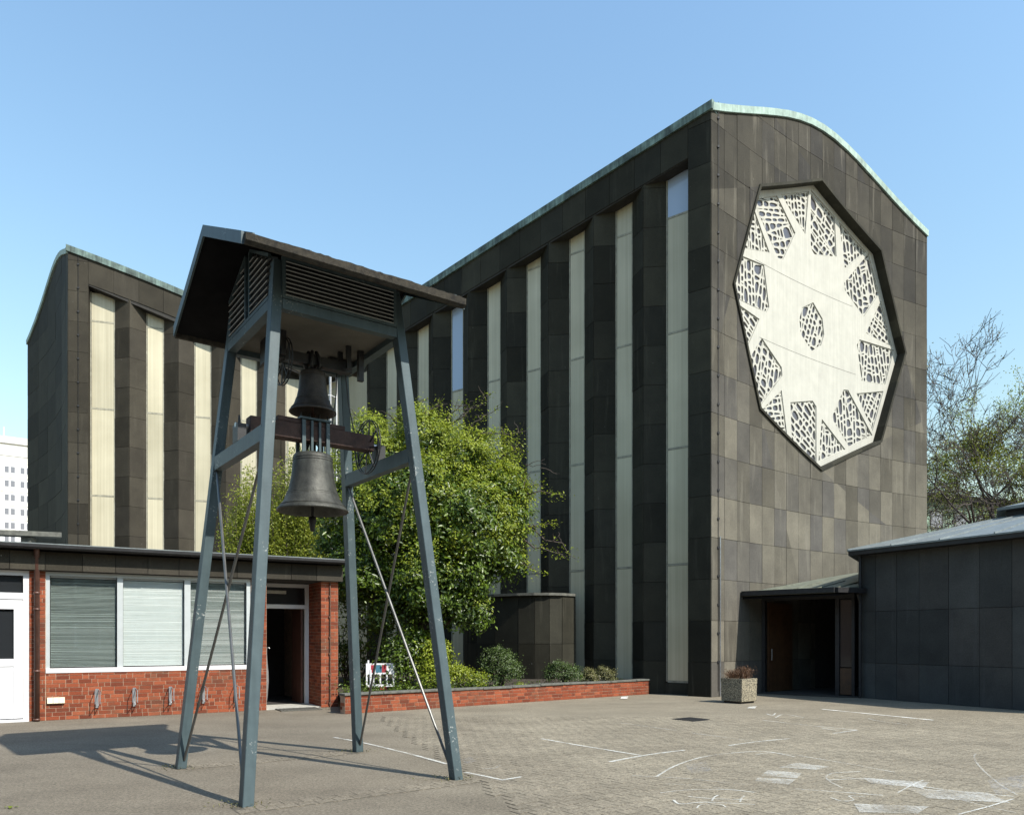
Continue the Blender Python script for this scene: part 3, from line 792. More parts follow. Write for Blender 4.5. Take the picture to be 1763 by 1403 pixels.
def courses(poly, ang, wd, ln, jit=5):
    """cut a convex field into uneven stones laid in courses"""
    c = (sum(p[0] for p in poly) / len(poly), sum(p[1] for p in poly) / len(poly)); out = []
    nx, ny = -math.sin(R(ang)), math.cos(R(ang)); ds = [(p[0] - c[0]) * nx + (p[1] - c[1]) * ny for p in poly]
    d, mx = min(ds), max(ds); rest = poly
    while d < mx - wd * .5:
        d += wd * rt.uniform(.75, 1.3); a2 = ang + rt.uniform(-jit, jit)
        q = (c[0] + nx * d, c[1] + ny * d); q2 = (q[0] + math.cos(R(a2)), q[1] + math.sin(R(a2)))
        st = clip(rest, q, q2, False); rest = clip(rest, q, q2, True)
        if len(st) > 2: out.append((st, a2))
        if len(rest) < 3: break
    if len(rest) > 2: out.append((rest, ang))
    res = []
    for st, a2 in out:
        tx, ty = math.cos(R(a2)), math.sin(R(a2)); ds = [(p[0] - c[0]) * tx + (p[1] - c[1]) * ty for p in st]
        d, mx = min(ds), max(ds); rr = st
        while d < mx - ln * .45:
            d += ln * rt.choice((.55, .8, 1., 1.2, 1.5)); a3 = a2 + 90 + rt.uniform(-16, 16)
            q = (c[0] + tx * d, c[1] + ty * d); q2 = (q[0] + math.cos(R(a3)), q[1] + math.sin(R(a3)))
            s1 = clip(rr, q, q2, True); rr = clip(rr, q, q2, False)
            if len(s1) > 2: res.append(s1)
            if len(rr) < 3: break
        if len(rr) > 2: res.append(rr)
    return res
tr = MB()
petal_ang = {0: 155, 1: 100, 2: 95, 3: 100, 4: 150, 5: 70, 6: 90, 7: 12}
for p, t, k in regs:
    if t == 'c': cs = courses(p, 75, .155, .26, 14)
    elif t == 'p': cs = courses(p, petal_ang[k] + rt.uniform(-6, 6), .185, .27, 12)
    else: cs = courses(p, petal_ang[(k + 3) % 8], .175, .26, 12)
    for c in cs:
        ar = abs(area(c))
        c = [z for m_, z in enumerate(c) if (Vector(z) - Vector(c[m_ - 1])).length > .035]
        if len(c) < 3: continue
        o, q = inset(c, .030)
        bad = ar < .006 or area(q) < ar * .10 or any(not inside(z, o) for z in q)
        if bad:
            tr.poly([RW(*z, PD - .03) for z in o]); continue
        n_ = len(o)
        qa = [tuple(Vector(q[m_]).lerp(Vector(q[m_ - 1]), .24)) for m_ in range(n_)]; qb = [tuple(Vector(q[m_]).lerp(Vector(q[(m_ + 1) % n_]), .24)) for m_ in range(n_)]
        for m_ in range(n_):
            k2 = (m_ + 1) % n_
            tr.poly([RW(*o[m_], PD - .03), RW(*qb[m_], PD - .03), RW(*qa[m_], PD - .03)])
            tr.poly([RW(*o[m_], PD - .03), RW(*o[k2], PD - .03), RW(*qa[k2], PD - .03), RW(*qb[m_], PD - .03)])
            tr.poly([RW(*qa[m_], PD - .03), RW(*qb[m_], PD - .03), RW(*qb[m_], PD - .07), RW(*qa[m_], PD - .07)])
            tr.poly([RW(*qb[m_], PD - .03), RW(*qa[k2], PD - .03), RW(*qa[k2], PD - .07), RW(*qb[m_], PD - .07)])
    MB().prism([RW(*z, PD - .072) for z in p], [RW(*z, PD - .09) for z in p]).build('pane', M['rose_glass'], rose)
setp(tr.build('tracery', M['concrete_white'], rose), kind=None)
MB().prism([RW(*ocv(OR, k), -1.05) for k in range(8)], [RW(*ocv(OR, k), -1.0) for k in range(8)]).build('window_back', M['joint'], rose)

# ------------------------------------------------------------------ rounded annex against the side wall
annex = empty('rounded_annex', F1(6.7, 0, .6), 'low rounded stone annex behind the shrubs, against the side wall of the church', 'annex')
cur = []
for k in range(11):
    a = math.pi * k / 10
    ca, sa = math.cos(a), math.sin(a)
    cur.append((6.75 - 2.1 * (abs(ca) ** .75) * (1 if ca > 0 else -1), 1.45 * sa ** .7))
for k in range(10):
    (t0, o0), (t1, o1) = cur[k], cur[k + 1]
    p0, p1 = F1(t0, 0, o0 - .05), F1(t1, 0, o1 - .05); dv = p1 - p0; L_ = dv.length; dv.normalize(); nv = V(dv.y, -dv.x, 0)
    if nv.dot(p0 - F1(6.75, 0, -.5)) < 0: nv = -nv
    fn = lambda t, h, off, p0=p0, dv=dv, nv=nv: p0 + dv * t + nv * off + V(0, 0, h)
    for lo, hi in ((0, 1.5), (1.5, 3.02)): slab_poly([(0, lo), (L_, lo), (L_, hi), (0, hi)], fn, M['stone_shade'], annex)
MB().prism([F1(t, 0, o - .075) for t, o in cur], [F1(t, 3.0, o - .075) for t, o in cur]).build('core', M['joint'], annex)
MB().prism([F1(6.75 + (t - 6.75) * 1.03, 3.02, o * 1.05) for t, o in cur], [F1(6.75 + (t - 6.75) * 1.03, 3.10, o * 1.05) for t, o in cur]).build('coping', M['coping'], annex)

# ------------------------------------------------------------------ polygonal pavilion on the right
P8 = V(9.85, 21.66, 0); d8 = V(.479, -.878, 0).normalized(); SIDE = 6.3; NS = 6
oc_pts = []; p = P8.copy(); d = d8.copy()
for k in range(NS):
    oc_pts.append(p.copy()); p = p + d * SIDE; d = Matrix.Rotation(R(60), 3, 'Z') @ d
OCC = sum(oc_pts, V(0, 0, 0)) / NS
octb = empty('polygonal_pavilion', OCC, 'low dark slab-clad pavilion with pale sheet roof, right edge', 'building')
for k in range(NS):
    a, b = oc_pts[k], oc_pts[(k + 1) % NS]; dv = (b - a).normalized(); nv = V(dv.y, -dv.x, 0)
    fn = lambda t, h, off, a=a, dv=dv, nv=nv: a + dv * t + nv * off + V(0, 0, h)
    wl = MB().prism([fn(0, 0, -.02), fn(SIDE, 0, -.02), fn(SIDE, 4.05, -.02), fn(0, 4.05, -.02)], [fn(.1, 0, -.3), fn(SIDE - .1, 0, -.3), fn(SIDE - .1, 4.05, -.3), fn(.1, 4.05, -.3)]).build('wall', M['joint'], octb)
    if k in (0, NS - 1):
        cuts = [0, .43, 1.07, 1.71, 2.50, 3.27, 4.03, 4.79, 5.55, 6.3] if k == 0 else [.7 * q_ for q_ in range(10)]
        hz_ = [0, .99, 2.42, 4.0]
        for i in range(9):
            for j in range(3): slab_poly([(cuts[i], hz_[j]), (cuts[i + 1], hz_[j]), (cuts[i + 1], hz_[j + 1]), (cuts[i], hz_[j + 1])], fn, M['stone_blue'], wl)
def ring(r, z): return [OCC + (q - OCC).normalized() * r + V(0, 0, z) for q in oc_pts]
r0 = (P8 - OCC).length
RE = r0 + .38
eave = MB()
lo_, hi_ = ring(RE, 4.0), ring(RE, 4.13); li, hi2 = ring(r0 - .2, 4.0), ring(r0 - .2, 4.13)
for k in range(NS):
    j = (k + 1) % NS; eave.prism([lo_[k], lo_[j], li[j], li[k]], [hi_[k], hi_[j], hi2[j], hi2[k]])
eave.build('eaves', M['black'], octb)
rf = MB(); a_, b_ = ring(RE + .03, 4.15), ring(2.25, 5.08); a2, b2 = ring(RE + .03, 4.11), ring(2.25, 5.02)
for k in range(NS):
    j = (k + 1) % NS; rf.prism([a2[k], a2[j], b2[j], b2[k]], [a_[k], a_[j], b_[j], b_[k]])
roof8 = rf.build('roof', M['zinc'], octb)
for k in range(NS):
    j = (k + 1) % NS
    for i in range(5):
        x = i / 5; p0 = a_[k].lerp(a_[j], x); p1 = b_[k].lerp(b_[j], x)
        MB().bar(p0 + V(0, 0, .015), p1 + V(0, 0, .015), (a_[j] - a_[k]).normalized() * .015, V(0, 0, .016)).build('seam', M['zinc'], roof8)
for nm, r1, r2, z0, z1, mt in (('lantern_base', 2.3, 2.3, 5.0, 5.25, 'black'), ('lantern_eaves', 2.55, 2.55, 5.25, 5.33, 'zinc'), ('lantern_roof', 2.5, .2, 5.33, 5.85, 'zinc')):
    MB().prism(ring(r1, z0), ring(r2, z1)).build(nm, M[mt], octb)
MB().tube([P8 + V(-.10, -.10, 0), P8 + V(-.10, -.10, 2.85), P8 + V(-.1, -.1, 4.0)], .045, 8).build('downpipe', M['black'], octb)

# ------------------------------------------------------------------ entrance porch between facade and octagon
porch = empty('entrance_porch', (8.6, 22.6, 0), 'dark church entrance porch under a sloping sheet metal canopy', 'porch')
E0 = FR.at(1.62, 3.02, .03); E1p = V(8.82, 21.0, 3.02); E2p = V(9.62, 21.42, 3.02)
inw = V(.67, .74, 0)
def rz(p): return 3.02 + .15 * max(0, (V(p.x, p.y, 0) - V(E0.x, E0.y, 0)).dot(inw))
G0 = FR.at(6.1, 0, .02); G1 = FR.at(7.6, 0, .02); Q8 = oc_pts[NS - 1]
pl_ = [E0, E1p, E2p, P8 + V(.05, .1, 0), Q8 + V(-.02, -.15, 0), G1, G0]
topv = [V(p.x, p.y, rz(p)) for p in pl_]; bot = [p - V(0, 0, .10) for p in topv]
rfm = MB().prism(bot, topv).build('canopy_roof', M['zinc_green'], porch)
e_dir = (V(E1p.x, E1p.y, 0) - V(E0.x, E0.y, 0)); eL = e_dir.length; e_dir.normalize()
for x in (.7, 1.4, 2.1, 2.7):
    s_ = V(E0.x, E0.y, 0) + e_dir * x; q_ = s_ + inw * 2.6
    MB().bar(V(s_.x, s_.y, rz(s_) + .015), V(q_.x, q_.y, rz(q_) + .015), e_dir * .013, V(0, 0, .018)).build('seam', M['zinc_green'], rfm)
o_ = -inw * .05
MB().bar(E0 + o_ - V(0, 0, .02), E1p + o_ - V(0, 0, .02), inw * .06, V(0, 0, .07)).build('gutter', M['black'], porch)
g2 = (E2p - E1p).normalized(); g2n = V(g2.y, -g2.x, 0)
MB().bar(E1p + g2n * .04 - V(0, 0, .02), E2p + g2 * .25 + g2n * .04 - V(0, 0, .02), g2n * .06, V(0, 0, .07)).build('gutter', M['black'], porch)
Fp = FR.at(2.66, 0, .02); Pp = V(9.76, 21.92, 0); pd = (Pp - Fp); pL = pd.length; pd.normalize(); pn = V(pd.y, -pd.x, 0)
if pn.dot(inw) > 0: pn = -pn
pf = lambda t, h, off: Fp + pd * t + pn * off + V(0, 0, h)
def pbox(mb, t0, t1, h0, h1, o0, o1, fr=pf):
    return mb.prism([fr(t0, h0, o0), fr(t1, h0, o0), fr(t1, h1, o0), fr(t0, h1, o0)], [fr(t0, h0, o1), fr(t1, h0, o1), fr(t1, h1, o1), fr(t0, h1, o1)])
pbox(MB(), .0, pL, 2.82, 3.02, -.12, .02).build('lintel', M['black'], porch)
pbox(MB(), .0, .10, 0, 2.82, -.12, .02).build('post', M['black'], porch)
pbox(MB(), 2.16, 2.27, 0, 2.82, -.12, .02).build('post', M['black'], porch)
pbox(MB(), pL - .08, pL, 0, 2.82, -.12, .02).build('post', M['black'], porch)
sl_ = pbox(MB(), 2.28, pL - .09, .85, 2.8, -.07, -.05).build('sidelight', M['dark_glass'], porch)
pbox(MB(), 2.28, pL - .09, .06, .82, -.07, -.03).build('sidelight_panel', M['wood_door'], porch)
# soffit
so_ = MB().prism([p - V(0, 0, .18) for p in topv], [p - V(0, 0, .13) for p in topv]); so_.build('soffit', M['roof_under'], porch)
# open door leaf, swung in along the facade
df = Fp + pd * .13 + pn * -.14; dd = V(.80, .60, 0).normalized(); dn = V(dd.y, -dd.x, 0)
dl = MB().bar(df + V(0, 0, 1.40), df + dd * 1.25 + V(0, 0, 1.40), dn * .025, V(0, 0, 1.36)).build('door', M['wood_door'], porch)
for k in range(9):
    MB().bar(df + V(0, 0, .18 + k * .30) + dn * .028, df + dd * 1.25 + V(0, 0, .18 + k * .30) + dn * .028, dn * .006, V(0, 0, .135)).build('board', M['wood_door'], dl)
MB().tube([df + dd * .08 + dn * .09 + V(0, 0, 1.0), df + dd * .08 + dn * .09 + V(0, 0, 1.35)], .014, 6).build('handle', M['galv'], dl)
# inner back wall and floor slab of the porch
ib = [Fp + inw * 3.2, Pp + inw * 3.2]
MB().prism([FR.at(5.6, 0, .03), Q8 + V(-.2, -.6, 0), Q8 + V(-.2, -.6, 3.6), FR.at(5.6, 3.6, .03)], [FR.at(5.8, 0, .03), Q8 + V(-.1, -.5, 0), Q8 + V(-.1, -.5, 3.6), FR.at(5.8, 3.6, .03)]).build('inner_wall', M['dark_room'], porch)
MB().prism([FR.at(2.3, .002, .04), V(9.3, 21.75, .002), P8 + V(-.05, .05, .002), Q8 + V(-.2, -.4, .002), FR.at(5.7, .002, .04)],
           [FR.at(2.3, .03, .04), V(9.3, 21.75, .03), P8 + V(-.05, .05, .03), Q8 + V(-.2, -.4, .03), FR.at(5.7, .03, .04)]).build('floor_slab', M['joint'], porch)
MB().tube([E2p + V(.02, .05, -.1), E2p + V(.12, .12, -.35), E2p + V(.12, .12, -3.0)], .04, 8).build('downpipe', M['black'], porch)

# ------------------------------------------------------------------ low brick building on the left
W0 = V(-9.698, 15.642, 0); wd_ = V(.8577, .5142, 0).normalized(); wn = V(.5142, -.8577, 0).normalized()
def BF(t, h, off): return W0 + wd_ * t + wn * off + V(0, 0, h)
house = empty('brick_building', BF(2.3, 0, -3.5), 'low red brick building with flat roof, white window and open dark doorway', 'building')
def bbox(t0, t1, h0, h1, o0, o1): return pbox(MB(), t0, t1, h0, h1, o0, o1, BF)
T1 = 6.33; TL = -4.0; DEP = -7.0
for nm, a in (('wall_below_window', (.19, 4.255, 0, .97, -.30, -.008)), ('wall', (-.10, .19, 0, 3.06, -.30, -.008)), ('wall', (4.255, 4.611, 0, 3.06, -1.0, -.008)),
              ('wall', (5.91, T1, 0, 3.06, -1.3, -.008)), ('wall', (TL, -1.45, 0, 3.06, -.30, -.008))):
    bbox(*a).build(nm, M['mortar'], house)
bbox(TL, T1, 3.05, 3.48, DEP, -.02).build('roof_slab', M['joint'], house)
bbox(TL, .1, 0, 3.05, DEP, DEP + .3).build('wall', M['mortar'], house)
bbox(.1, T1, 0, 3.05, DEP, DEP + .3).build('wall', M['mortar'], house)
bbox(T1 - .25, T1 - .003, 0, 3.05, DEP + .3, -1.3).build('wall', M['mortar'], house)
# dark room behind the door and behind the window
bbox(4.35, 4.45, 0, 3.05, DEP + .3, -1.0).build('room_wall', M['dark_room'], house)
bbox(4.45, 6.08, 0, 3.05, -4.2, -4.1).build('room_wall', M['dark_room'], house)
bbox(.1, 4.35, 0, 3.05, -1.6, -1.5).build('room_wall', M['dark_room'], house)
bbox(4.45, 6.08, .0, .03, -4.1, -1.12).build('room_floor', M['dark_room'], house)
# fascia slabs + roof edge
cuts = [-4.0, -3.3, -2.6, -1.9, -1.17, -.424, .18, .841, 1.454, 2.074, 2.694, 3.31, 3.922, 4.53, 5.147, 5.757, 6.40]
for a, b in zip(cuts[:-1], cuts[1:]): slab_poly([(a, 3.06), (b, 3.06), (b, 3.44), (a, 3.44)], lambda t, h, o: BF(t, h, o + .13), M['stone_dark'], house, name='fascia_slab')
bbox(TL, 6.38, 3.065, 3.44, -.02, .115).build('fascia_core', M['joint'], house)
MB().prism([BF(6.385, 3.065, .115), BF(6.41, 3.065, .115), BF(6.41, 3.44, .115), BF(6.385, 3.44, .115)], [BF(6.385, 3.065, DEP), BF(6.41, 3.065, DEP), BF(6.41, 3.44, DEP), BF(6.385, 3.44, DEP)]).build('fascia_slab', M['stone_dark'], house)
bbox(TL, 6.46, 3.47, 3.56, DEP - .1, .30).build('roof_edge', M['black'], house)
bbox(TL, 6.48, 3.565, 3.59, DEP - .1, .33).build('roof_sheet', M['zinc'], house)
mb = MB()
gp = [(.31, 3.56), (.32, 3.50), (.36, 3.465), (.41, 3.465), (.445, 3.50), (.45, 3.56)]
for (o0, h0), (o1, h1) in zip(gp[:-1], gp[1:]):
    mb.poly([BF(TL, h0, o0), BF(6.46, h0, o0), BF(6.46, h1, o1), BF(TL, h1, o1)])
mb.build('gutter', M['black'], house, recalc=False)
# bricks
ub = MB().box((0, 0, 0), (.5, 0, 0), (0, .5, 0), (0, 0, .5))
ubm = bpy.data.meshes.new('brick'); ubm.from_pydata(ub.v, [], ub.f); ubm.materials.append(M['brick'])
def lay(t0, t1, z0, z1, fn, seed, CO=.0833):
    r = random.Random(seed); out = []; z = z0; row = 0
    while z < z1 - .02:
        hh = min(CO, z1 - z); t = t0; first = True
        while t < t1 - 1e-3:
            l = r.choice((.24, .24, .115))
            if first: l = (.24, .115, .18, .06)[row % 4] if t1 - t0 > .5 else (.24, .115)[row % 2]; first = False
            e = min(t + l, t1)
            if t1 - e < .05: e = t1
            out.append((fn, (t + e - .0) / 2, z + hh / 2, e - t - .011, hh - .0115)); t = e
            if t < t1: t += .0
        z += hh; row += 1
    return out
def brick_objs(items, ang_of, parent, limit=300, depth=.10):
    items = sorted(items, key=lambda q: q[0](q[1], q[2], 0).y)
    sb = MB()
    for k, (fn, t, z, l, h) in enumerate(items):
        if l < .02: continue
        c = fn(t, z, -depth / 2 + rs.uniform(-.0015, .0015)); ang = ang_of(fn)
        if k < limit:
            o = bpy.data.objects.new('brick', ubm); COL.objects.link(o); o.location = c; o.rotation_euler = (0, 0, ang); o.scale = (l, depth, h)
            WORLD[o.name] = Vector(c); attach(o, parent)
        else: sb.box(c, V(math.cos(ang), math.sin(ang), 0) * l / 2, V(-math.sin(ang), math.cos(ang), 0) * depth / 2, V(0, 0, h / 2))
    if sb.f: setp(sb.build('bricks', M['brick'], parent, recalc=False), kind='stuff')
SF = lambda t, h, off: BF(5.90, 0, 0) - wn * t - wd_ * off + V(0, 0, h)      # right jamb of the doorway
its = lay(.19, 4.611, 0, .965, BF, 1) + lay(-.10, .185, 0, 3.05, BF, 2) + lay(4.26, 4.611, .97, 3.05, BF, 3) + lay(5.90, T1, 0, 3.05, BF, 4) + lay(.06, 1.0, 0, 3.05, SF, 5)
aw = math.atan2(wd_.y, wd_.x)
brick_objs(its, lambda fn: aw if fn is BF else math.atan2(-wn.y, -wn.x), house, 300)
# window band
win = bbox(.19, 4.255, .97, 1.065, -.14, .012).build('window', M['sill_white'], house)
for a in ((.19, 4.255, 2.975, 3.05, -.14, -.03), (.19, .262, 1.066, 2.974, -.14, -.03), (4.165, 4.255, 1.066, 2.974, -.14, -.03), (1.495, 1.606, 1.066, 2.974, -.14, -.032), (2.83, 2.955, 1.066, 2.974, -.14, -.032)):
    bbox(*a).build('frame', M['alu'], win)
for k, (a, b, mt, tilt) in enumerate(((.262, 1.495, 'blind', 48), (1.606, 2.83, 'blind_white', 78), (2.955, 4.165, 'blind', 58))):
    mb = MB(); z = 1.10; rb = random.Random(k)
    while z < 2.93:
        tl = R(tilt + rb.uniform(-5, 5) + (50 if (k == 0 and rb.random() < .09) else 0)); sg = rb.uniform(-.004, .004)
        hw = .0145
        v_ = V(0, 0, 1) * math.sin(tl) * hw - wn * math.cos(tl) * hw
        c0, c1 = BF(a + .012, z + sg, -.135), BF(b - .012, z, -.135)
        mb.poly([c0 - v_, c1 - v_, c1 + v_, c0 + v_]); z += .0262
    setp(mb.build('blind', M[mt], win, recalc=False), kind='stuff')
    bbox(a + .01, b - .01, 2.935, 2.974, -.16, -.115).build('blind_headrail', M['alu'], win)
    bbox(a, b, 1.066, 2.974, -.085, -.08).build('pane', M['clear'], win)
# left white door
dr = bbox(-1.42, -.10, 0, .05, -.16, .03).build('door', M['pvc'], house); dr['label'] = 'white plastic glazed door at the left edge'
for a in ((-.20, -.10, .05, 3.05, -.14, -.02), (-1.42, -1.32, .05, 3.05, -.14, -.02), (-1.32, -.20, 2.95, 3.05, -.14, -.02), (-1.32, -.20, 2.47, 2.60, -.14, -.021)): bbox(*a).build('door_frame', M['pvc'], dr)
for a in ((-.36, -.205, .07, 2.46, -.13, -.035), (-1.315, -1.17, .07, 2.46, -.13, -.035), (-1.17, -.36, 2.27, 2.46, -.13, -.036), (-1.17, -.36, 1.12, 1.27, -.13, -.036), (-1.17, -.36, .07, 1.12, -.12, -.05)): bbox(*a).build('door_leaf', M['pvc'], dr)
bbox(-1.17, -.36, 1.27, 2.27, -.10, -.09).build('pane', M['dark_glass'], dr); bbox(-1.32, -.20, 2.60, 2.95, -.10, -.09).build('pane', M['dark_glass'], dr)
bbox(-1.45, -.1, 3.0, 3.06, -.3, -.14).build('lintel', M['dark_room'], house)
# recessed doorway
dw = bbox(5.80, 5.895, .03, 3.04, -1.10, -1.0).build('doorway', M['pvc'], house)
for a in ((4.615, 5.80, 2.42, 2.52, -1.10, -1.0), (4.615, 5.80, 2.95, 3.04, -1.10, -1.0), (4.615, 4.70, .03, 2.42, -1.10, -1.0), (4.615, 4.70, 2.52, 2.95, -1.10, -1.0)): bbox(*a).build('frame', M['pvc'], dw)
bbox(4.70, 5.80, 2.52, 2.95, -1.06, -1.05).build('pane', M['dark_glass'], dw)
bbox(4.62, 5.3, 2.78, 2.86, -.96, -.9).build('lamp_strip', M['step'], house)
bbox(5.72, 5.77, .04, 2.41, -1.95, -1.10).build('door', M['pipe'], dw)
bbox(4.60, 6.0, .0, .028, -1.1, -.02).build('doorstep', M['step'], house)
mb = MB().tube([BF(6.12, .02, .03), BF(6.12, 3.04, .03)], .016, 6)
for z in (.1, .8, 1.3, 1.7, 2.2, 2.7): mb.box(BF(6.12, z, .02), wd_ * .03, wn * .02, V(0, 0, .02))
mb.build('conduit', M['rust'], house)
# brown downpipe
mb = MB().tube([BF(.035, .0, .1), BF(.035, 3.3, .1), BF(.035, 3.52, .3)], .052, 12)
for z in (.04, 1.02, 2.27, 2.60): mb.lathe(BF(.035, z, .1), [(.052, -.02), (.062, -.02), (.062, .02), (.052, .02)], 12)
mb.build('downpipe', M['pipe'], house, smooth=True)
mb = MB()
for k in range(3): mb.box(BF(.265 + k * .105, .41, .02), wd_ * .05, wn * .03, V(0, 0, .06))
mb.build('wall_socket', M['cream_plastic'], house)
pk = MB().bar(V(-12.2, 15.35, 3.86), V(-9.75, 16.65, 3.90), V(.25, -.4, 0).normalized() * .18, V(0, 0, .05))
pk.bar(V(-10.3, 16.4, 3.58), V(-10.3, 16.4, 3.82), V(.1, 0, 0), V(0, .1, 0)); pk.bar(V(-11.6, 15.7, 3.58), V(-11.6, 15.7, 3.8), V(.1, 0, 0), V(0, .1, 0))
setp(pk.build('roof_platform', M['coping']), 'grey metal platform on the flat roof above the white door', 'platform')
# door mat and umbrella
mc = BF(5.28, 0, .30); mt_ = empty('door_mat', mc, 'dark ribbed grating mat before the open doorway', 'mat')
for k in range(12): MB().box(mc + wd_ * (-.44 + k * .08) + V(0, 0, .016), wd_ * .028, wn * .27, V(0, 0, .008)).build('rib', M['mat'], mt_)
for s in (-1, 1): MB().box(mc + wn * (.28 * s) + V(0, 0, .014), wd_ * .48, wn * .012, V(0, 0, .012)).build('edge', M['mat'], mt_)
ump = BF(4.93, .03, -1.35); um = empty('folded_umbrella', ump, 'folded grey umbrella hanging in the dark doorway', 'umbrella')
MB().lathe(ump, [(.004, .05), (.02, .15), (.05, .55), (.045, .80), (.02, 1.05), (.008, 1.25)], 10).build('canopy', M['umbrella'], um, smooth=True)
mb = MB().tube([ump + V(0, 0, .0), ump + V(0, 0, 1.38)], .007, 6); mb.tube([ump + V(0, 0, 1.38)] + [ump + V(.04 - .04 * math.cos(a), 0, 1.38 + .04 * math.sin(a)) for a in (.5, 1.2, 2, 2.8)], .010, 6); mb.build('shaft', M['galv'], um)
# bicycle wheel holders on the wall
names = ['first bicycle wheel holder on the brick wall, nearest the cream wall sockets', 'second bicycle wheel holder from the brown downpipe, on the brick wall', 'third bicycle wheel holder from the brown downpipe, under the bright middle pane',
         'fourth bicycle wheel holder from the brown downpipe, left of the tower braces', 'fifth bicycle wheel holder, nearest the open doorway']
for k, t in enumerate((1.113, 1.819, 2.533, 3.218, 3.907)):
    c = BF(t, .42, .0); h_ = empty('bicycle_holder', BF(t, .22, 0), names[k], 'bicycle holder', 'bicycle holders on the brick wall')
    MB().box(c + wn * .012, wd_ * .03, wn * .010, V(0, 0, .2)).build('wall_plate', M['galv'], h_)
    for s in (-1, 1):
        MB().tube([c + wd_ * .028 * s + V(0, 0, .18) + wn * .02, c + wd_ * .045 * s + V(0, 0, .15) + wn * .22, c + wd_ * .045 * s + V(0, 0, -.10) + wn * .24, c + wd_ * .028 * s + V(0, 0, -.17) + wn * .02], .009, 6).build('hoop', M['galv'], h_)

# ------------------------------------------------------------------ planter wall
A0 = V(-3.70, 17.06, 0); A1 = V(4.12, 23.10, 0); ad = (A1 - A0); AL = ad.length; ad.normalize(); an = V(ad.y, -ad.x, 0)
def AF(t, h, off): return A0 + ad * t + an * off + V(0, 0, h)
plw = empty('planter_wall', AF(AL / 2, 0, -.12), 'low red brick planter wall with dark coping stones in front of the tree', 'planter')
pbox(MB(), .0, AL, 0, .40, -.24, -.008, AF).build('wall_core', M['mortar'], plw)
SE = lambda t, h, off: AF(0, 0, 0) - an * t - ad * off + V(0, 0, h)
aa = math.atan2(ad.y, ad.x)
brick_objs(lay(0, AL, 0, .40, AF, 8) + lay(0.02, .24, 0, .40, SE, 9), lambda fn: aa if fn is AF else math.atan2(-an.y, -an.x), plw, 300)
t = -.03; rp = random.Random(5)
while t < AL:
    l = rp.uniform(.75, 1.1); e = min(t + l, AL + .02)
    dz = rp.uniform(-.006, .006)
    if 2.6 < t < 4.6: dz -= .012
    mb = pbox(MB(), t + .004, e - .004, .402 + dz, .452 + dz, -.28, .035 + rp.uniform(-.008, .008), AF)
    mb.build('coping_stone', M['coping'], plw, bevel=.008); t = e
soil_pl = [AF(0, .30, -.24), AF(AL, .30, -.24), AF(AL + .1, .36, -1.2), F1(3.2, .36, .1), F1(15, .36, .1), BF(6.6, .30, -6), BF(6.45, .30, -.3)]
MB().prism(soil_pl, [p + V(0, 0, .04) for p in soil_pl]).build('soil', M['soil'], plw)
# ------------------------------------------------------------------ exposed-aggregate plant tub
pc = V(5.86, 19.62, 0); pa, pb_ = V(-.613, .79, 0), V(.79, .613, 0); S = .64
def TUB(x, y, z, k=0.): return pc + pa * (x * S) + pb_ * (y * S) + V(0, 0, z)
tub = empty('plant_tub', TUB(.5, .5, 0), 'square exposed-aggregate concrete plant tub beside the church corner', 'plant tub')
MB().prism([TUB(0, 0, .05), TUB(1, 0, .05), TUB(1, 1, .05), TUB(0, 1, .05)], [TUB(-.01, -.01, .50), TUB(1.01, -.01, .50), TUB(1.01, 1.01, .50), TUB(-.01, 1.01, .50)]).build('body', M['aggregate'], tub, bevel=.012)
rim = MB()
for (x0, x1, y0, y1) in ((-.01, 1.01, -.01, .09), (-.01, 1.01, .91, 1.01), (-.01, .09, .09, .91), (.91, 1.01, .09, .91)):
    rim.prism([TUB(x0, y0, .50), TUB(x1, y0, .50), TUB(x1, y1, .50), TUB(x0, y1, .50)], [TUB(x0, y0, .64), TUB(x1, y0, .64), TUB(x1, y1, .64), TUB(x0, y1, .64)])
rim.build('rim', M['aggregate'], tub)
MB().prism([TUB(.08, .08, 0), TUB(.92, .08, 0), TUB(.92, .92, 0), TUB(.08, .92, 0)], [TUB(.08, .08, .05), TUB(.92, .08, .05), TUB(.92, .92, .05), TUB(.08, .92, .05)]).build('foot', M['black'], tub)
MB().prism([TUB(.09, .09, .505), TUB(.91, .09, .505), TUB(.91, .91, .505), TUB(.09, .91, .505)], [TUB(.09, .09, .61), TUB(.91, .09, .61), TUB(.91, .91, .61), TUB(.09, .91, .61)]).build('soil', M['soil'], tub)

# ------------------------------------------------------------------ bell tower
def T(a, b, z): return TC + E1 * a + E2 * b + V(0, 0, z)
tower = empty('bell_tower', TC, 'blue-grey steel bell tower with a small louvred gable roof', 'bell tower')
BX, BY, TX, TY, ZT = 1.30, 1.455, .815, .898, 5.42
LW1, LW2 = .115, .14
for sx in (-1, 1):
    for sy in (-1, 1):
        def sec(z, grow=0):
            k = z / ZT; ax, ay = (BX + (TX - BX) * k) * sx, (BY + (TY - BY) * k) * sy
            return [T(ax, ay, z), T(ax - LW1 * sx, ay, z), T(ax - LW1 * sx, ay - LW2 * sy, z), T(ax, ay - LW2 * sy, z)]
        MB().prism(sec(0), sec(ZT + .45)).build('leg', M['steel'], tower, bevel=.006)
def at_leg(sx, sy, z, inset_=.0):
    k = z / ZT; return T((BX + (TX - BX) * k) * sx, (BY + (TY - BY) * k) * sy, z)
def hw(z): k = z / ZT; return BX + (TX - BX) * k, BY + (TY - BY) * k
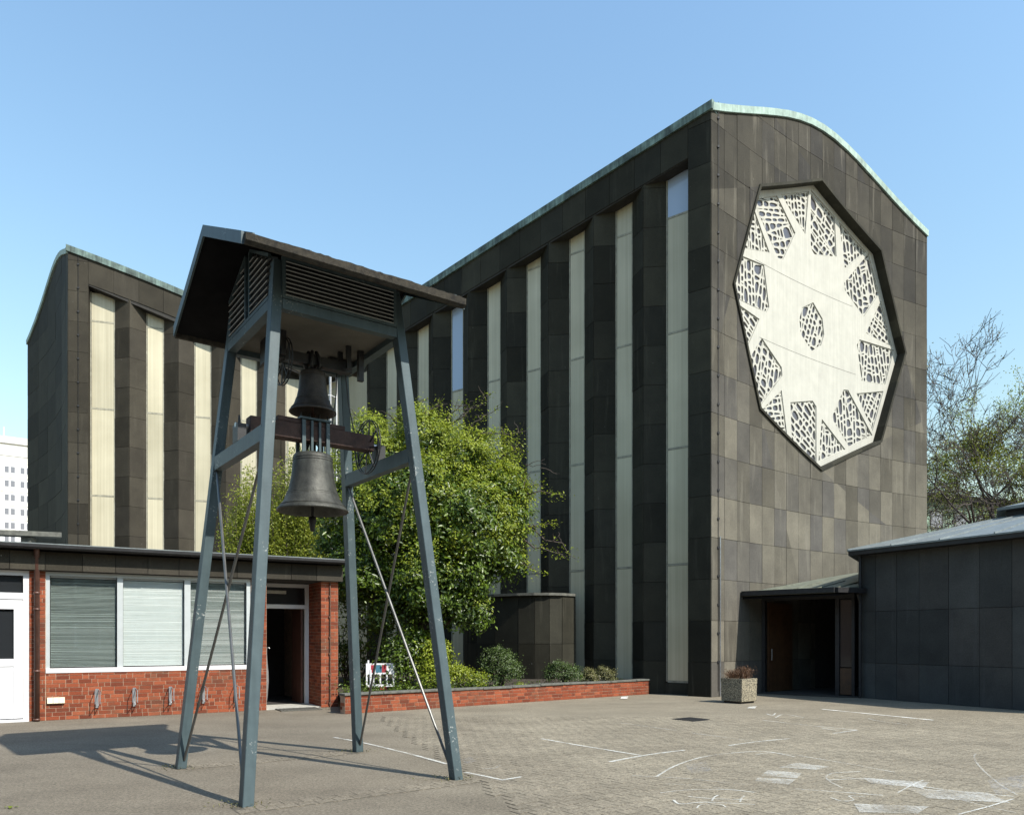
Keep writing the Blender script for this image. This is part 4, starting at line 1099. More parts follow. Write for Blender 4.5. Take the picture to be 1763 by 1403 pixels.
# ring beams at the top
for s in (-1, 1):
    MB().bar(T(-TX + LW1, s * (TY - .05), 5.375), T(TX - LW1, s * (TY - .05), 5.375), E2 * .052, V(0, 0, .055)).build('top_beam', M['steel'], tower)
    MB().bar(T(s * (TX - .05), -TY + LW2, 5.375), T(s * (TX - .05), TY - LW2, 5.375), E1 * .052, V(0, 0, .055)).build('top_beam', M['steel'], tower)
    hx, hy = hw(3.9)
    MB().bar(T(s * (hx - .06), -hy + LW2 - .03, 3.91), T(s * (hx - .06), hy - LW2 + .03, 3.91), E1 * .055, V(0, 0, .085)).build('side_beam', M['steel'], tower)
    h0x, h0y = hw(.12); h1x, h1y = hw(3.82)
    for q in (-1, 1):
        MB().tube([T(s * (h0x - .06) + q * .012, q * (h0y - LW2), .12), T(s * (h1x - .06) + q * .012, -q * (h1y - LW2), 3.82)], .017, 8).build('brace_rod', M['rod'], tower)
MB().box(T(0, 0, 5.40), E1 * (TX - .105), E2 * (TY - .105), V(0, 0, .012)).build('ceiling', M['ceiling'], tower)
# louvre box
HE, HR, OW, OG = 5.66, 6.35, 1.46, 1.29
def rh(b): return HR - (HR - HE) * abs(b) / OW        # underside of the roof
zl0, zl1 = 5.44, rh(TY) - .02
for s in (-1, 1):
    fr = MB()
    y = s * (TY - .02)
    fr.bar(T(-TX + LW1, y, zl0 + .02), T(TX - LW1, y, zl0 + .02), E2 * .02, V(0, 0, .02)); fr.bar(T(-TX + LW1, y, zl1 - .02), T(TX - LW1, y, zl1 - .02), E2 * .02, V(0, 0, .02))
    for q in (-1, 1): fr.bar(T(q * (TX - LW1 - .02), y, zl0 + .04), T(q * (TX - LW1 - .02), y, zl1 - .04), E1 * .02, E2 * .02)
    lf = fr.build('louvre_frame', M['steel'], tower)
    n_ = 9
    for k in range(n_):
        z = zl0 + .055 + k * (zl1 - zl0 - .1) / (n_ - 1)
        MB().bar(T(-TX + LW1 + .04, y, z), T(TX - LW1 - .04, y, z), (E2 * s * .022 - V(0, 0, .016)), (E2 * s * .003 + V(0, 0, .004))).build('slat', M['louvre'], lf)
    MB().box(T(0, s * (TY - .09), (zl0 + zl1) / 2), E1 * (TX - .1), E2 * .005, V(0, 0, (zl1 - zl0) / 2)).build('louvre_backing', M['black'], lf)
    # gable louvres
    x = s * (TX - .02)
    gf = MB()
    gf.bar(T(x, -TY + LW2, zl0 + .02), T(x, TY - LW2, zl0 + .02), E1 * .02, V(0, 0, .02))
    for q in (-1, 1):
        gf.bar(T(x, q * (TY - LW2), rh(TY - LW2) - .06), T(x, q * .09, rh(.09) - .06), E1 * .018, V(0, 0, .02))
        gf.bar(T(x, q * .075, zl0 + .04), T(x, q * .075, rh(.09) - .07), E1 * .02, E2 * .018)
    g_ = gf.build('gable_frame', M['steel'], tower)
    MB().prism([T(x - s * .07, -TY + .08, zl0), T(x - s * .07, TY - .08, zl0), T(x - s * .07, TY - .08, rh(TY) - .02), T(x - s * .07, 0, HR - .06), T(x - s * .07, -TY + .08, rh(TY) - .02)],
               [T(x - s * .08, -TY + .08, zl0), T(x - s * .08, TY - .08, zl0), T(x - s * .08, TY - .08, rh(TY) - .02), T(x - s * .08, 0, HR - .06), T(x - s * .08, -TY + .08, rh(TY) - .02)]).build('gable_backing', M['black'], g_)
    for q in (-1, 1):
        for k in range(10):
            z = zl0 + .08 + k * .075
            ymax = min(TY - LW2 - .02, (HR - .10 - z) / (HR - HE) * OW - .02)
            if ymax < .16: break
            MB().bar(T(x, q * .10, z), T(x, q * ymax, z), (E1 * s * .022 - V(0, 0, .016)), (E1 * s * .003 + V(0, 0, .004))).build('slat', M['louvre'], g_)
# roof: two thick sheets with dark boarded underside
for s in (-1, 1):
    up = V(0, 0, .05)
    e0, e1, r0_, r1_ = T(-OG, s * OW, HE), T(OG, s * OW, HE), T(-OG, 0, HR), T(OG, 0, HR)
    rs_ = MB().prism([e0 + up, e1 + up, r1_ + up, r0_ + up], [e0 + up * 1.5, e1 + up * 1.5, r1_ + up * 1.5, r0_ + up * 1.5]).build('roof_sheet', M['steel'], tower)
    MB().prism([e0 + E2 * -.02 * s, e1 + E2 * -.02 * s, r1_, r0_], [e0 + up * .96, e1 + up * .96, r1_ + up * .96, r0_ + up * .96]).build('roof_boarding', M['roof_under'], tower)
    for k in range(5):
        x = -OG + .1 + k * (2 * OG - .2) / 4
        MB().bar(T(x, s * OW, HE + .085), T(x, 0, HR + .085), E1 * .012, V(0, 0, .015)).build('seam', M['steel'], rs_)
    for g in (-1, 1):
        MB().bar(T(g * (OG + .012), s * OW, HE + .02), T(g * (OG + .012), .0, HR + .02), E1 * .012, V(0, 0, .065)).build('verge_board', M['steel'], tower)
    # eaves gutter, overgrown with moss
    prof_ = [(.0, .07), (.005, -.01), (.03, -.045), (.07, -.05), (.10, -.02), (.105, .05)]
    mb = MB(); nn_ = 60; rg = random.Random(40 + s)
    for k in range(nn_ + 1):
        a = -OG + 2 * OG * k / nn_
        j = rg.uniform(0, .012) if k > 8 else 0
        for o_, z_ in prof_: mb.v.append(tuple(T(a, s * (OW + o_ - .03), HE + z_ - (j * .4 if z_ < 0 else -j))))
        mb.v.append(tuple(T(a, s * (OW + .05 - .03), HE + .06 + j)))
    for k in range(nn_):
        for q in range(7):
            j = (q + 1) % 7; mb.f.append([k * 7 + q, k * 7 + j, (k + 1) * 7 + j, (k + 1) * 7 + q])
    mb.f.append(list(range(7))); mb.f.append(list(range(nn_ * 7, nn_ * 7 + 7)))
    mb.build('mossy_gutter', M['moss'], tower)
# brackets for the upper bell, motor box
for x in (-.42, .42):
    for y in (-.13, .13): MB().bar(T(x, y, 5.10), T(x, y, 5.388), E1 * .03, E2 * .02).build('bell_bracket', M['black'], tower)
MB().box(T(-.46, .30, 5.24), E1 * .07, E2 * .09, V(0, 0, .148)).build('motor_box', M['black'], tower)
MB().bar(T(.62, -.05, 5.0), T(.62, -.05, 5.388), E1 * .035, E2 * .03).build('bell_bracket', M['black'], tower)
mb = MB().box(T(.52, .45, 5.34), E1 * .16, E2 * .12, V(0, 0, .035)); mb.build('motor_box', M['black'], tower)
MB().tube([T(.50, .42, 5.32), T(.44, .30, 4.9), T(.34, .2, 4.45), T(.3, .12, 4.2)], .008, 5).build('cable', M['black'], tower)
MB().tube([T(.62, .44, 5.32), T(.66, .42, 4.85), T(.74, .36, 4.35), T(.78, .3, 4.0)], .008, 5).build('cable', M['black'], tower)
# bells
def bell(name, z0, D, H, mat, label):
    b = empty(name, T(0, 0, z0), label, 'bell')
    pr = [(.0, H), (.20, H * .995), (.255, .97 * H), (.272, .92 * H), (.280, .80 * H), (.298, .58 * H), (.335, .36 * H), (.395, .18 * H), (.455, .075 * H), (.492, .03 * H), (.500, .0), (.485, -.008), (.45, .02 * H), (.38, .14 * H), (.30, .40 * H), (.25, .85 * H), (.0, .90 * H)]
    full = []
    for (r_, z) in pr: full.append((r_ * D if z != -.008 else r_ * D, z))
    MB().lathe(T(0, 0, z0), full, 48).build('bell_body', mat, b, smooth=True)
    for z, r_ in ((.90, .2735), (.86, .277), (.30, .353), (.27, .362), (.09, .449)):
        MB().torus(T(0, 0, z0 + z * H), E1, E2, r_ * D, .005, 48, 5).build('bell_band', mat, b, smooth=True)
    MB().tube([T(0, 0, z0 + H * .85), T(0, .01, z0 - .02), T(0, .01, z0 - .12)], [.014, .018, .014], 8).build('clapper', M['black' if D > .7 else 'timber'], b)
    return b
lob = bell('bell', 3.27, .88, .72, M['bronze_lo'], 'large green-grey bronze bell hanging from the timber yoke')
upb = bell('bell', 4.50, .58, .52, M['bronze_up'], 'smaller brown bronze bell hanging under the tower ceiling')
MB().lathe(T(0, .01, 3.12), [(.0, -.10), (.03, -.09), (.035, -.02), (.05, .03), (.045, .08), (.0, .10)], 12).build('clapper_ball', M['black'], lob, smooth=True)
MB().lathe(T(0, .01, 4.45), [(.0, -.05), (.03, -.04), (.045, 0), (.03, .04), (.0, .05)], 12).build('clapper_ball', M['timber'], upb, smooth=True)
# lower yoke
yk = MB().bar(T(-.80, 0, 4.22), T(.80, 0, 4.22), E2 * .085, V(0, 0, .10)).build('yoke', M['timber'], lob, bevel=.008)
MB().bar(T(-.47, 0, 4.352), T(.40, 0, 4.352), E2 * .075, V(0, 0, .03)).build('yoke_cap', M['timber'], lob, bevel=.006)
for x in (-.155, .155): MB().box(T(x, -.105, 4.16), E1 * .022, E2 * .012, V(0, 0, .21)).build('strap', M['steel'], lob)
for x in (-.05, .05): MB().box(T(x, -.105, 4.16), E1 * .014, E2 * .012, V(0, 0, .21)).build('strap', M['steel'], lob)
for x in (-.155, .155): MB().box(T(x, .105, 4.16), E1 * .022, E2 * .012, V(0, 0, .21)).build('strap', M['steel'], lob)
MB().box(T(0, 0, 4.395), E1 * .2, E2 * .115, V(0, 0, .012)).build('clamp_plate', M['steel'], lob)
for x in (-.17, -.06, .06, .17): MB().tube([T(x, -.06, 4.40), T(x, -.06, 4.47)], .012, 6).build('bolt', M['black'], lob)
crown = MB()
for a in range(6):
    x, y = .07 * math.cos(a * 1.047), .07 * math.sin(a * 1.047)
    crown.tube([T(x * 1.2, y * 1.2, 3.98), T(x * 1.5, y * 1.5, 4.05), T(x, y, 4.12)], .022, 6)
crown.build('canons', M['bronze_lo'], lob, smooth=True)
for s in (-1, 1):
    MB().tube([T(s * .80, 0, 4.20), T(s * .95, 0, 4.20)], .03, 10).build('gudgeon', M['galv'], lob)
    MB().box(T(s * .90, 0, 4.10), E1 * .05, E2 * .10, V(0, 0, .105)).build('bearing', M['black'], lob)
    MB().tube([T(s * .90, 0, 4.2), T(s * .90, 0, 4.32)], [.02, .012], 6).build('grease_cup', M['black'], lob)
def wheel(x, z, r, parent, mat):
    mb = MB().torus(T(x, 0, z), E2, V(0, 0, 1), r, .008, 40, 6); mb.torus(T(x - .035, 0, z), E2, V(0, 0, 1), r, .008, 40, 6)
    w_ = mb.build('wheel_rim', mat, parent, smooth=True)
    for k in range(4):
        a = math.pi * k / 4 + .2; dv = E2 * math.cos(a) + V(0, 0, 1) * math.sin(a)
        MB().bar(T(x - .017, 0, z) - dv * r, T(x - .017, 0, z) + dv * r, E1 * .007, dv.cross(E1) * .008).build('spoke', mat, w_)
wheel(.76, 4.18, .34, lob, M['black'])
# upper headstock
MB().bar(T(-.55, 0, 5.14), T(.50, 0, 5.14), E2 * .06, V(0, 0, .06)).build('yoke', M['black'], upb)
mb = MB()
for a in range(6):
    x, y = .05 * math.cos(a * 1.047), .05 * math.sin(a * 1.047); mb.tube([T(x * 1.2, y * 1.2, 5.01), T(x * 2.2, y * 2.2, 5.08), T(x * 1.6, y * 1.6, 5.2), T(x, y, 5.25)], .022, 6)
mb.build('canons', M['black'], upb, smooth=True)
wheel(-.36, 5.06, .28, upb, M['black'])

# ------------------------------------------------------------------ ladder in the inner corner
lb = F1(16.3, 0, .35); lad = empty('caged_ladder', lb, 'white caged access ladder on the church wall behind the bells', 'ladder')
for s in (-.22, .22): MB().tube([lb + D1 * s + V(0, 0, 3), lb + D1 * s + V(0, 0, 13.4)], .03, 6).build('stile', M['pvc'], lad)
for k in range(34): MB().tube([lb + D1 * -.22 + V(0, 0, 3.2 + k * .3), lb + D1 * .22 + V(0, 0, 3.2 + k * .3)], .015, 5).build('rung', M['galv'], lad)
for k in range(6):
    z = 5.3 + k * 1.55; MB().tube([lb + D1 * -.22 + V(0, 0, z), lb + D1 * -.35 + N1 * .4 + V(0, 0, z), lb + N1 * .72 + V(0, 0, z), lb + D1 * .35 + N1 * .4 + V(0, 0, z), lb + D1 * .22 + V(0, 0, z)], .022, 5).build('hoop', M['pvc'], lad)
for q in ((-.35, .4), (0, .72), (.35, .4)): MB().tube([lb + D1 * q[0] + N1 * q[1] + V(0, 0, 5.3), lb + D1 * q[0] + N1 * q[1] + V(0, 0, 13.05)], .018, 5).build('cage_bar', M['pvc'], lad)

# ------------------------------------------------------------------ barrier and post in the planting
bb = V(-3.72, 19.6, .34); br = empty('traffic_barrier', bb, 'small white plastic barrier with red and blue panel behind the planter wall', 'barrier')
bx_, by_ = V(.95, .3, 0).normalized(), V(-.3, .95, 0).normalized()
def bar_box(x0, x1, z0, z1, nm, mt, o=0): MB().box(bb + bx_ * ((x0 + x1) / 2) + by_ * o + V(0, 0, (z0 + z1) / 2), bx_ * (x1 - x0) / 2, by_ * .02, V(0, 0, (z1 - z0) / 2)).build(nm, M[mt], br)
bar_box(0, .72, .66, .70, 'rail', 'pvc'); bar_box(0, .72, .42, .46, 'rail', 'pvc'); bar_box(0, .72, .10, .16, 'rail', 'pvc')
for x in (0, .17, .34, .51, .68): bar_box(x, x + .04, .16, .42, 'slat', 'pvc')
bar_box(0, .12, .46, .66, 'panel', 'pvc'); bar_box(.12, .20, .46, .66, 'panel', 'red'); bar_box(.20, .24, .46, .66, 'panel', 'pvc'); bar_box(.24, .40, .46, .66, 'panel', 'blue'); bar_box(.40, .52, .46, .66, 'panel', 'red'); bar_box(.52, .72, .46, .66, 'panel', 'pvc')
bar_box(.08, .14, .02, .10, 'foot', 'red'); bar_box(.36, .52, .02, .10, 'foot', 'red'); bar_box(.04, .08, .70, .78, 'lug', 'pvc')
setp(MB().tube([V(-3.42, 18.6, .3), V(-3.42, 18.6, .92)], .025, 8).build('post', M['pvc']), 'short pale post in front of the white plastic barrier', 'post')

# ------------------------------------------------------------------ plants
def px(u, v, y): return V((u - CX) * y / F, y, EYE + (HZ - v) * y / F)
def leaf_obj(name, P, Nn, size, mat, parent, aspect=.48, seed=0, droop=.3):
    g = np.random.default_rng(seed); n = len(P)
    Nn = Nn / (np.linalg.norm(Nn, axis=1, keepdims=True) + 1e-9)
    t = g.normal(size=(n, 3)); t[:, 2] -= droop
    t -= Nn * (t * Nn).sum(1, keepdims=True); t /= (np.linalg.norm(t, axis=1, keepdims=True) + 1e-9)
    b = np.cross(Nn, t); s = np.asarray(size)[:, None]
    fold = Nn * s * .10
    vv_ = np.stack([P - t * s * .5, P + b * s * aspect * .5 + fold, P + t * s * .5, P - b * s * aspect * .5 + fold], 1).reshape(-1, 3)
    o0 = np.array([P[:, 0].mean(), P[:, 1].mean(), P[:, 2].min()])
    me = bpy.data.meshes.new(name); me.vertices.add(4 * n); me.vertices.foreach_set('co', (vv_ - o0).astype(np.float32).ravel())
    base = (np.arange(n) * 4)[:, None]; idx = (base + np.array([[0, 1, 2, 0, 2, 3]])).ravel()
    me.loops.add(6 * n); me.loops.foreach_set('vertex_index', idx.astype(np.int32))
    me.polygons.add(2 * n); me.polygons.foreach_set('loop_start', (np.arange(2 * n) * 3).astype(np.int32))
    try: me.polygons.foreach_set('loop_total', np.full(2 * n, 3, np.int32))
    except Exception: pass
    me.update(calc_edges=True); me.validate()
    return link(name, me, mat, parent, Vector(o0))
def clumps(blobs, ncl, per, spread, seed, flat=.8, inner=.25, bottom=-.75):
    """leaf positions in clumps over the surface of several ellipsoidal boughs"""
    g = np.random.default_rng(seed); P, Q = [], []
    wts = np.array([b[1] ** 2 for b in blobs]); wts /= wts.sum()
    for k in g.choice(len(blobs), ncl, p=wts):
        c, r = np.array(blobs[k][0]), blobs[k][1]
        d = g.normal(size=3); d /= np.linalg.norm(d)
        if d[2] < bottom: d[2] *= -1
        rr = r * (1 - abs(g.normal()) * inner) * (1 + .16 * math.sin(5 * d[0] + 3 * d[2] + k) + .12 * math.sin(9 * d[1] + 2 * k))
        q = c + d * rr * np.array([1, 1, flat])
        if any(np.linalg.norm((q - np.array(b[0])) / np.array([1, 1, flat])) < b[1] * .62 for j, b in enumerate(blobs) if j != k): continue
        m = int(per * g.uniform(.5, 1.5)); sp = spread * g.uniform(.6, 1.4)
        P.append(q + g.normal(size=(m, 3)) * sp * np.array([1, 1, .7])); Q.append(np.tile(d * .55 + np.array([.22, -.25, .5]), (m, 1)) + g.normal(size=(m, 3)) * .42)
    return np.concatenate(P), np.concatenate(Q)
def limb(mb, a, b, r0, r1, rg, n=5, wob=.12, sides=6):
    pts = []
    for i in range(n + 1):
        q = a.lerp(b, i / n); L = (b - a).length
        if 0 < i < n: q = q + V(rg.uniform(-1, 1), rg.uniform(-1, 1), rg.uniform(-.6, 1)) * wob * L * .5
        pts.append(q)
    mb.tube(pts, [r0 + (r1 - r0) * i / n for i in range(n + 1)], sides)
    return pts

# the big evergreen behind the planter wall
rg = random.Random(9)
tree = empty('evergreen_tree', V(-2.3, 21.2, .34), 'big bushy evergreen tree in the planter behind the bell tower', 'tree')
bl_ = [((645, 790), 21.6, 1.15), ((735, 765), 21.7, 1.05), ((815, 805), 21.3, 1.10), ((615, 880), 21.4, 1.0), ((715, 880), 20.9, 1.5), ((820, 905), 20.7, 1.35), ((868, 850), 21.0, .85),
       ((640, 980), 21.2, 1.1), ((755, 990), 20.5, 1.3), ((850, 965), 20.8, .80), ((790, 1050), 20.7, .80), ((690, 1045), 21.1, .85), ((615, 1010), 21.6, .7), ((590, 940), 22.0, .7)]
blobs = [(tuple(px(u, v, y)), r_) for (u, v), y, r_ in bl_]
tm = MB(); root = V(-2.35, 21.2, .3)
fork = V(-2.4, 21.2, 1.9); limb(tm, root, fork, .19, .15, rg, 4, .05, 8)
for c, r_ in blobs: limb(tm, fork + V(rg.uniform(-.1, .1), rg.uniform(-.1, .1), rg.uniform(-.5, .3)), Vector(c), .08, .02, rg, 5, .12)
tm.build('trunk', M['barkd'], tree, smooth=True)
up_ = [b for b, d in zip(blobs, bl_) if d[0][1] < 915]; lo2 = [b for b, d in zip(blobs, bl_) if d[0][1] > 860]
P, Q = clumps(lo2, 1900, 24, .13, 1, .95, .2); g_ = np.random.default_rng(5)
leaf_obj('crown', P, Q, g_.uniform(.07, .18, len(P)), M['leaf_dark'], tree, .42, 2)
P, Q = clumps(up_, 1500, 24, .12, 2, .95, .2)
leaf_obj('crown', P, Q, g_.uniform(.06, .12, len(P)), M['leaf_new'], tree, .42, 3)
P, Q = clumps(blobs, 1300, 22, .11, 3, .95, .10, -.2); k_ = (P[:, 2] + g_.normal(size=len(P)) * .8) > 3.0
leaf_obj('new_growth', P[k_], Q[k_], g_.uniform(.05, .10, int(k_.sum())), M['leaf_new'], tree, .42, 4)
# dark heart of the crown (inner leaves)
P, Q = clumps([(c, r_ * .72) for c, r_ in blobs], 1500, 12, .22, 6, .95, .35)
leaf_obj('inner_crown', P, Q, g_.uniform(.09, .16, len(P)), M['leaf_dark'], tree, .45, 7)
# loose sprays reaching out of the crown
sp = MB(); SP, SQ = [], []
for (u0, v0), (u1, v1), y, dens in (((800, 760), (905, 742), 21.0, 60), ((870, 840), (935, 838), 20.9, 55), ((880, 850), (972, 850), 20.9, 45), ((880, 920), (958, 900), 20.8, 55), ((890, 930), (975, 960), 20.7, 40),
                                    ((900, 900), (992, 962), 20.8, 30), ((880, 960), (930, 990), 20.6, 50), ((760, 740), (800, 690), 21.6, 35), ((740, 740), (725, 688), 21.6, 45), ((770, 740), (845, 676), 21.7, 40),
                                    ((790, 750), (862, 700), 21.6, 30), ((640, 750), (610, 712), 21.5, 40), ((860, 900), (915, 810), 20.9, 30), ((690, 740), (668, 712), 21.5, 40), ((850, 800), (900, 770), 21, 45), ((720, 735), (762, 684), 21.6, 30)):
    a, b = px(u0, v0, y), px(u1, v1, y - .3)
    pts = limb(sp, a, b, .028, .006, rg, 6, .14, 5)
    for k in range(dens * 2):
        x = rg.uniform(.25, 1.0); i = min(int(x * 6), 5); q = pts[i].lerp(pts[i + 1], x * 6 - i)
        SP.append(q + V(rg.gauss(0, .10), rg.gauss(0, .12), rg.gauss(0, .09))); SQ.append((rg.gauss(0, .6), rg.gauss(0, .6) - .2, 1))
    for k in range(4):
        x = rg.uniform(.3, .9); i = min(int(x * 6), 5); q = pts[i].lerp(pts[i + 1], x * 6 - i)
        limb(sp, q, q + V(rg.uniform(-.3, .3), rg.uniform(-.3, .3), rg.uniform(-.05, .35)), .012, .003, rg, 4, .2, 4)
for (u0, v0), (u1, v1) in (((905, 805), (940, 800)), ((930, 806), (963, 815)), ((790, 720), (815, 690)), ((800, 705), (835, 698)), ((905, 800), (938, 790))):
    limb(sp, px(u0, v0, 20.9), px(u1, v1, 20.7), .012, .004, rg, 6, .2, 5)
setp(sp.build('branches', M['barkd'], tree), kind='stuff')
leaf_obj('sprays', np.array([tuple(p) for p in SP]), np.array(SQ), g_.uniform(.05, .10, len(SP)), M['leaf_new'], tree, .45, 11)

def bush(name, label, blobs, mat, ncl, per, spread, size, seed, group=None, flat=.9, stems=6, aspect=.5, base_z=.34):
    c = sum((Vector(b[0]) for b in blobs), V(0, 0, 0)) / len(blobs)
    o = empty(name, V(c.x, c.y, base_z), label, 'shrub', group); r = random.Random(seed); mb = MB()
    for b, rad in blobs:
        for k in range(stems):
            limb(mb, V(c.x + r.uniform(-.06, .06), c.y + r.uniform(-.06, .06), base_z), Vector(b) + V(r.uniform(-.7, .7), r.uniform(-.7, .7), r.uniform(-.2, .7)) * rad, .018, .004, r, 4, .15, 5)
    mb.build('stems', M['barkd'], o)
    P, Q = clumps(blobs, ncl, per, spread, seed, flat, .16, -.6)
    leaf_obj('foliage', P, Q, np.random.default_rng(seed).uniform(size * .7, size * 1.3, len(P)), mat, o, aspect, seed)
    return o
bush('round_shrub', 'round clipped dark green shrub before the rounded stone annex', [(tuple(px(863, 1146, 21.3)), .53), (tuple(px(850, 1138, 21.3)), .36), (tuple(px(878, 1158, 21.2)), .36), (tuple(px(855, 1165, 21.2)), .34)], M['leaf_box'], 600, 14, .06, .05, 31)
bush('low_shrub', 'low dark green shrub on the planter wall, right of the rounded annex', [(tuple(px(962, 1158, 22.0)), .36), (tuple(px(985, 1162, 22.0)), .30)], M['leaf_box'], 420, 14, .05, .045, 32)
bush('low_shrub', 'olive yellowish shrub at the right end of the planter wall', [(tuple(px(1015, 1166, 22.3)), .26), (tuple(px(1042, 1164, 22.5)), .29)], M['leaf_olive'], 300, 14, .05, .045, 33)
bush('low_shrub', 'small light green shrub left of the round clipped shrub', [(tuple(px(795, 1165, 20.4)), .30), (tuple(px(822, 1170, 20.6)), .24), (tuple(px(770, 1160, 20.3)), .28)], M['leaf_new'], 200, 13, .08, .06, 34)
bush('low_shrub', 'tiny green plant on the wall, right of the round clipped shrub', [(tuple(px(897, 1181, 21.0)), .10)], M['leaf_new'], 30, 10, .04, .045, 35, stems=3)
bush('leafy_shrub', 'dark leafy shrub behind the right rear tower leg, below the tree', [(tuple(px(690, 1140, 20.2)), .6), (tuple(px(715, 1110, 20.3)), .45)], M['leaf_dark'], 420, 12, .13, .085, 36)
bush('leafy_shrub', 'bright green leafy shrub under the tree beside the front right tower leg', [(tuple(px(752, 1130, 20.0)), .42), (tuple(px(745, 1165, 19.8)), .4)], M['leaf_new'], 260, 12, .11, .08, 37)
bush('leafy_shrub', 'leafy shrub filling the gap between the brick pillar and the tower leg', [(tuple(px(600, 1060, 22.5)), .7), (tuple(px(592, 1000, 23)), .7)], M['leaf_new'], 200, 12, .14, .085, 38)
bush('leafy_shrub', 'dark shrub in deep shade behind the white barrier', [(tuple(px(640, 1100, 22.0)), .9), (tuple(px(600, 1140, 22.4)), .7)], M['leaf_dark'], 300, 12, .15, .09, 39)
# ground cover under the tree
g = np.random.default_rng(77); n = 5200; tt = g.uniform(.3, 9.6, n); oo = -.3 - np.abs(g.normal(size=n)) * .8
keep = (tt < 4.2) | (g.random(n) < .25)
P = np.array([tuple(AF(a, .36 + abs(z) * (.5 if a < 4.2 else .15), o)) for a, o, z in zip(tt[keep], oo[keep], g.normal(size=n)[keep] * .35)])
setp(leaf_obj('ground_cover', P, np.array([[0, 0, 1.]]) + g.normal(size=(len(P), 3)) * .6, g.uniform(.04, .09, len(P)), M['leaf_dark'], None, .5, 5), 'low ivy and weeds covering the soil of the planter', 'ground cover', None, 'stuff')

# loose yellow-green shrubs behind the brick building
def wispy(label, x0, x1, y, ztop, seed, nst, nleaf):
    r = random.Random(seed); c = V((x0 + x1) / 2, y, 0); o = empty('willowy_shrub', c, label, 'shrub', 'loose yellow-green shrubs behind the brick building')
    mb = MB(); P, Q = [], []
    for k in range(nst):
        a = V(c.x + r.gauss(0, .35 * (x1 - x0) / 2), y + r.uniform(-.6, .6), 0); x = r.uniform(x0, x1); e = 1 - abs((x - c.x) / ((x1 - x0) / 2)) ** 2.2 * .45
        b = V(x, y + r.uniform(-.9, .9), ztop * e * r.uniform(.72, 1.04))
        pts = limb(mb, a, b, .022, .003, r, 6, .05, 4)
        for q in range(int(nleaf * r.uniform(.6, 1.3))):
            t = r.uniform(.45, 1) ** .8; i = min(int(t * 6), 5); p = pts[i].lerp(pts[i + 1], t * 6 - i)
            P.append(p + V(r.gauss(0, .16), r.gauss(0, .18), r.gauss(0, .14))); Q.append((r.gauss(0, 1), r.gauss(0, 1), r.gauss(.4, 1)))
    mb.build('stems', M['barkd'], o)
    leaf_obj('foliage', np.array([tuple(p) for p in P]), np.array(Q), np.random.default_rng(seed).uniform(.06, .12, len(P)), M['leaf_yellow'], o, .42, seed)
wispy('loose yellow-green shrub behind the flat roof, nearer the front tower leg', -9.9, -8.3, 26.5, 7.4, 51, 80, 330)
wispy('tall yellow-green shrub behind the flat roof, directly below the bells', -8.5, -6.2, 26.3, 8.0, 52, 140, 380)
# heather in the tub
for k, (x, y, lab) in enumerate(((.28, .5, 'dry brown heather clump on the left in the concrete tub'), (.72, .55, 'taller dry brown heather clump on the right in the concrete tub'))):
    c = TUB(.5 + (.5 - x) * .55, .5 + (x - .5) * .75, .60); r = random.Random(60 + k); o = empty('heather', c, lab, 'plant', 'heather in the concrete tub'); mb = MB(); P, Q = [], []
    for i in range(150):
        b = c + V(r.gauss(0, .12), r.gauss(0, .10), r.uniform(.12, .27 + .10 * k)); limb(mb, c + V(r.gauss(0, .07), r.gauss(0, .07), 0), b, .004, .0015, r, 3, .1, 3)
        for q in range(12): P.append(b + V(r.gauss(0, .03), r.gauss(0, .03), r.uniform(-.12, .01))); Q.append((r.gauss(0, 1), r.gauss(0, 1), r.gauss(0, 1)))
    mb.build('stems', M['leaf_dry'], o); leaf_obj('foliage', np.array([tuple(p) for p in P]), np.array(Q), np.random.default_rng(k).uniform(.015, .035, len(P)), M['leaf_dry'], o, .4, k)
# small weeds at the tower feet
g = np.random.default_rng(4); P = []
for sx, sy in ((-1, 1), (1, 1), (-1, -1), (1, -1)):
    c = T(sx * (BX - .05), sy * (BY - .05), 0)
    for k in range(70): P.append((c.x + g.normal() * .14 - .08, c.y + g.normal() * .09, .01 + abs(g.normal()) * .018))
P = np.array(P); setp(leaf_obj('weeds', P, g.normal(size=P.shape) + np.array([0, 0, .8]), g.uniform(.02, .05, len(P)), M['leaf_olive'], None, .3, 8), 'tufts of moss and weeds around the tower feet', 'weeds', None, 'stuff')

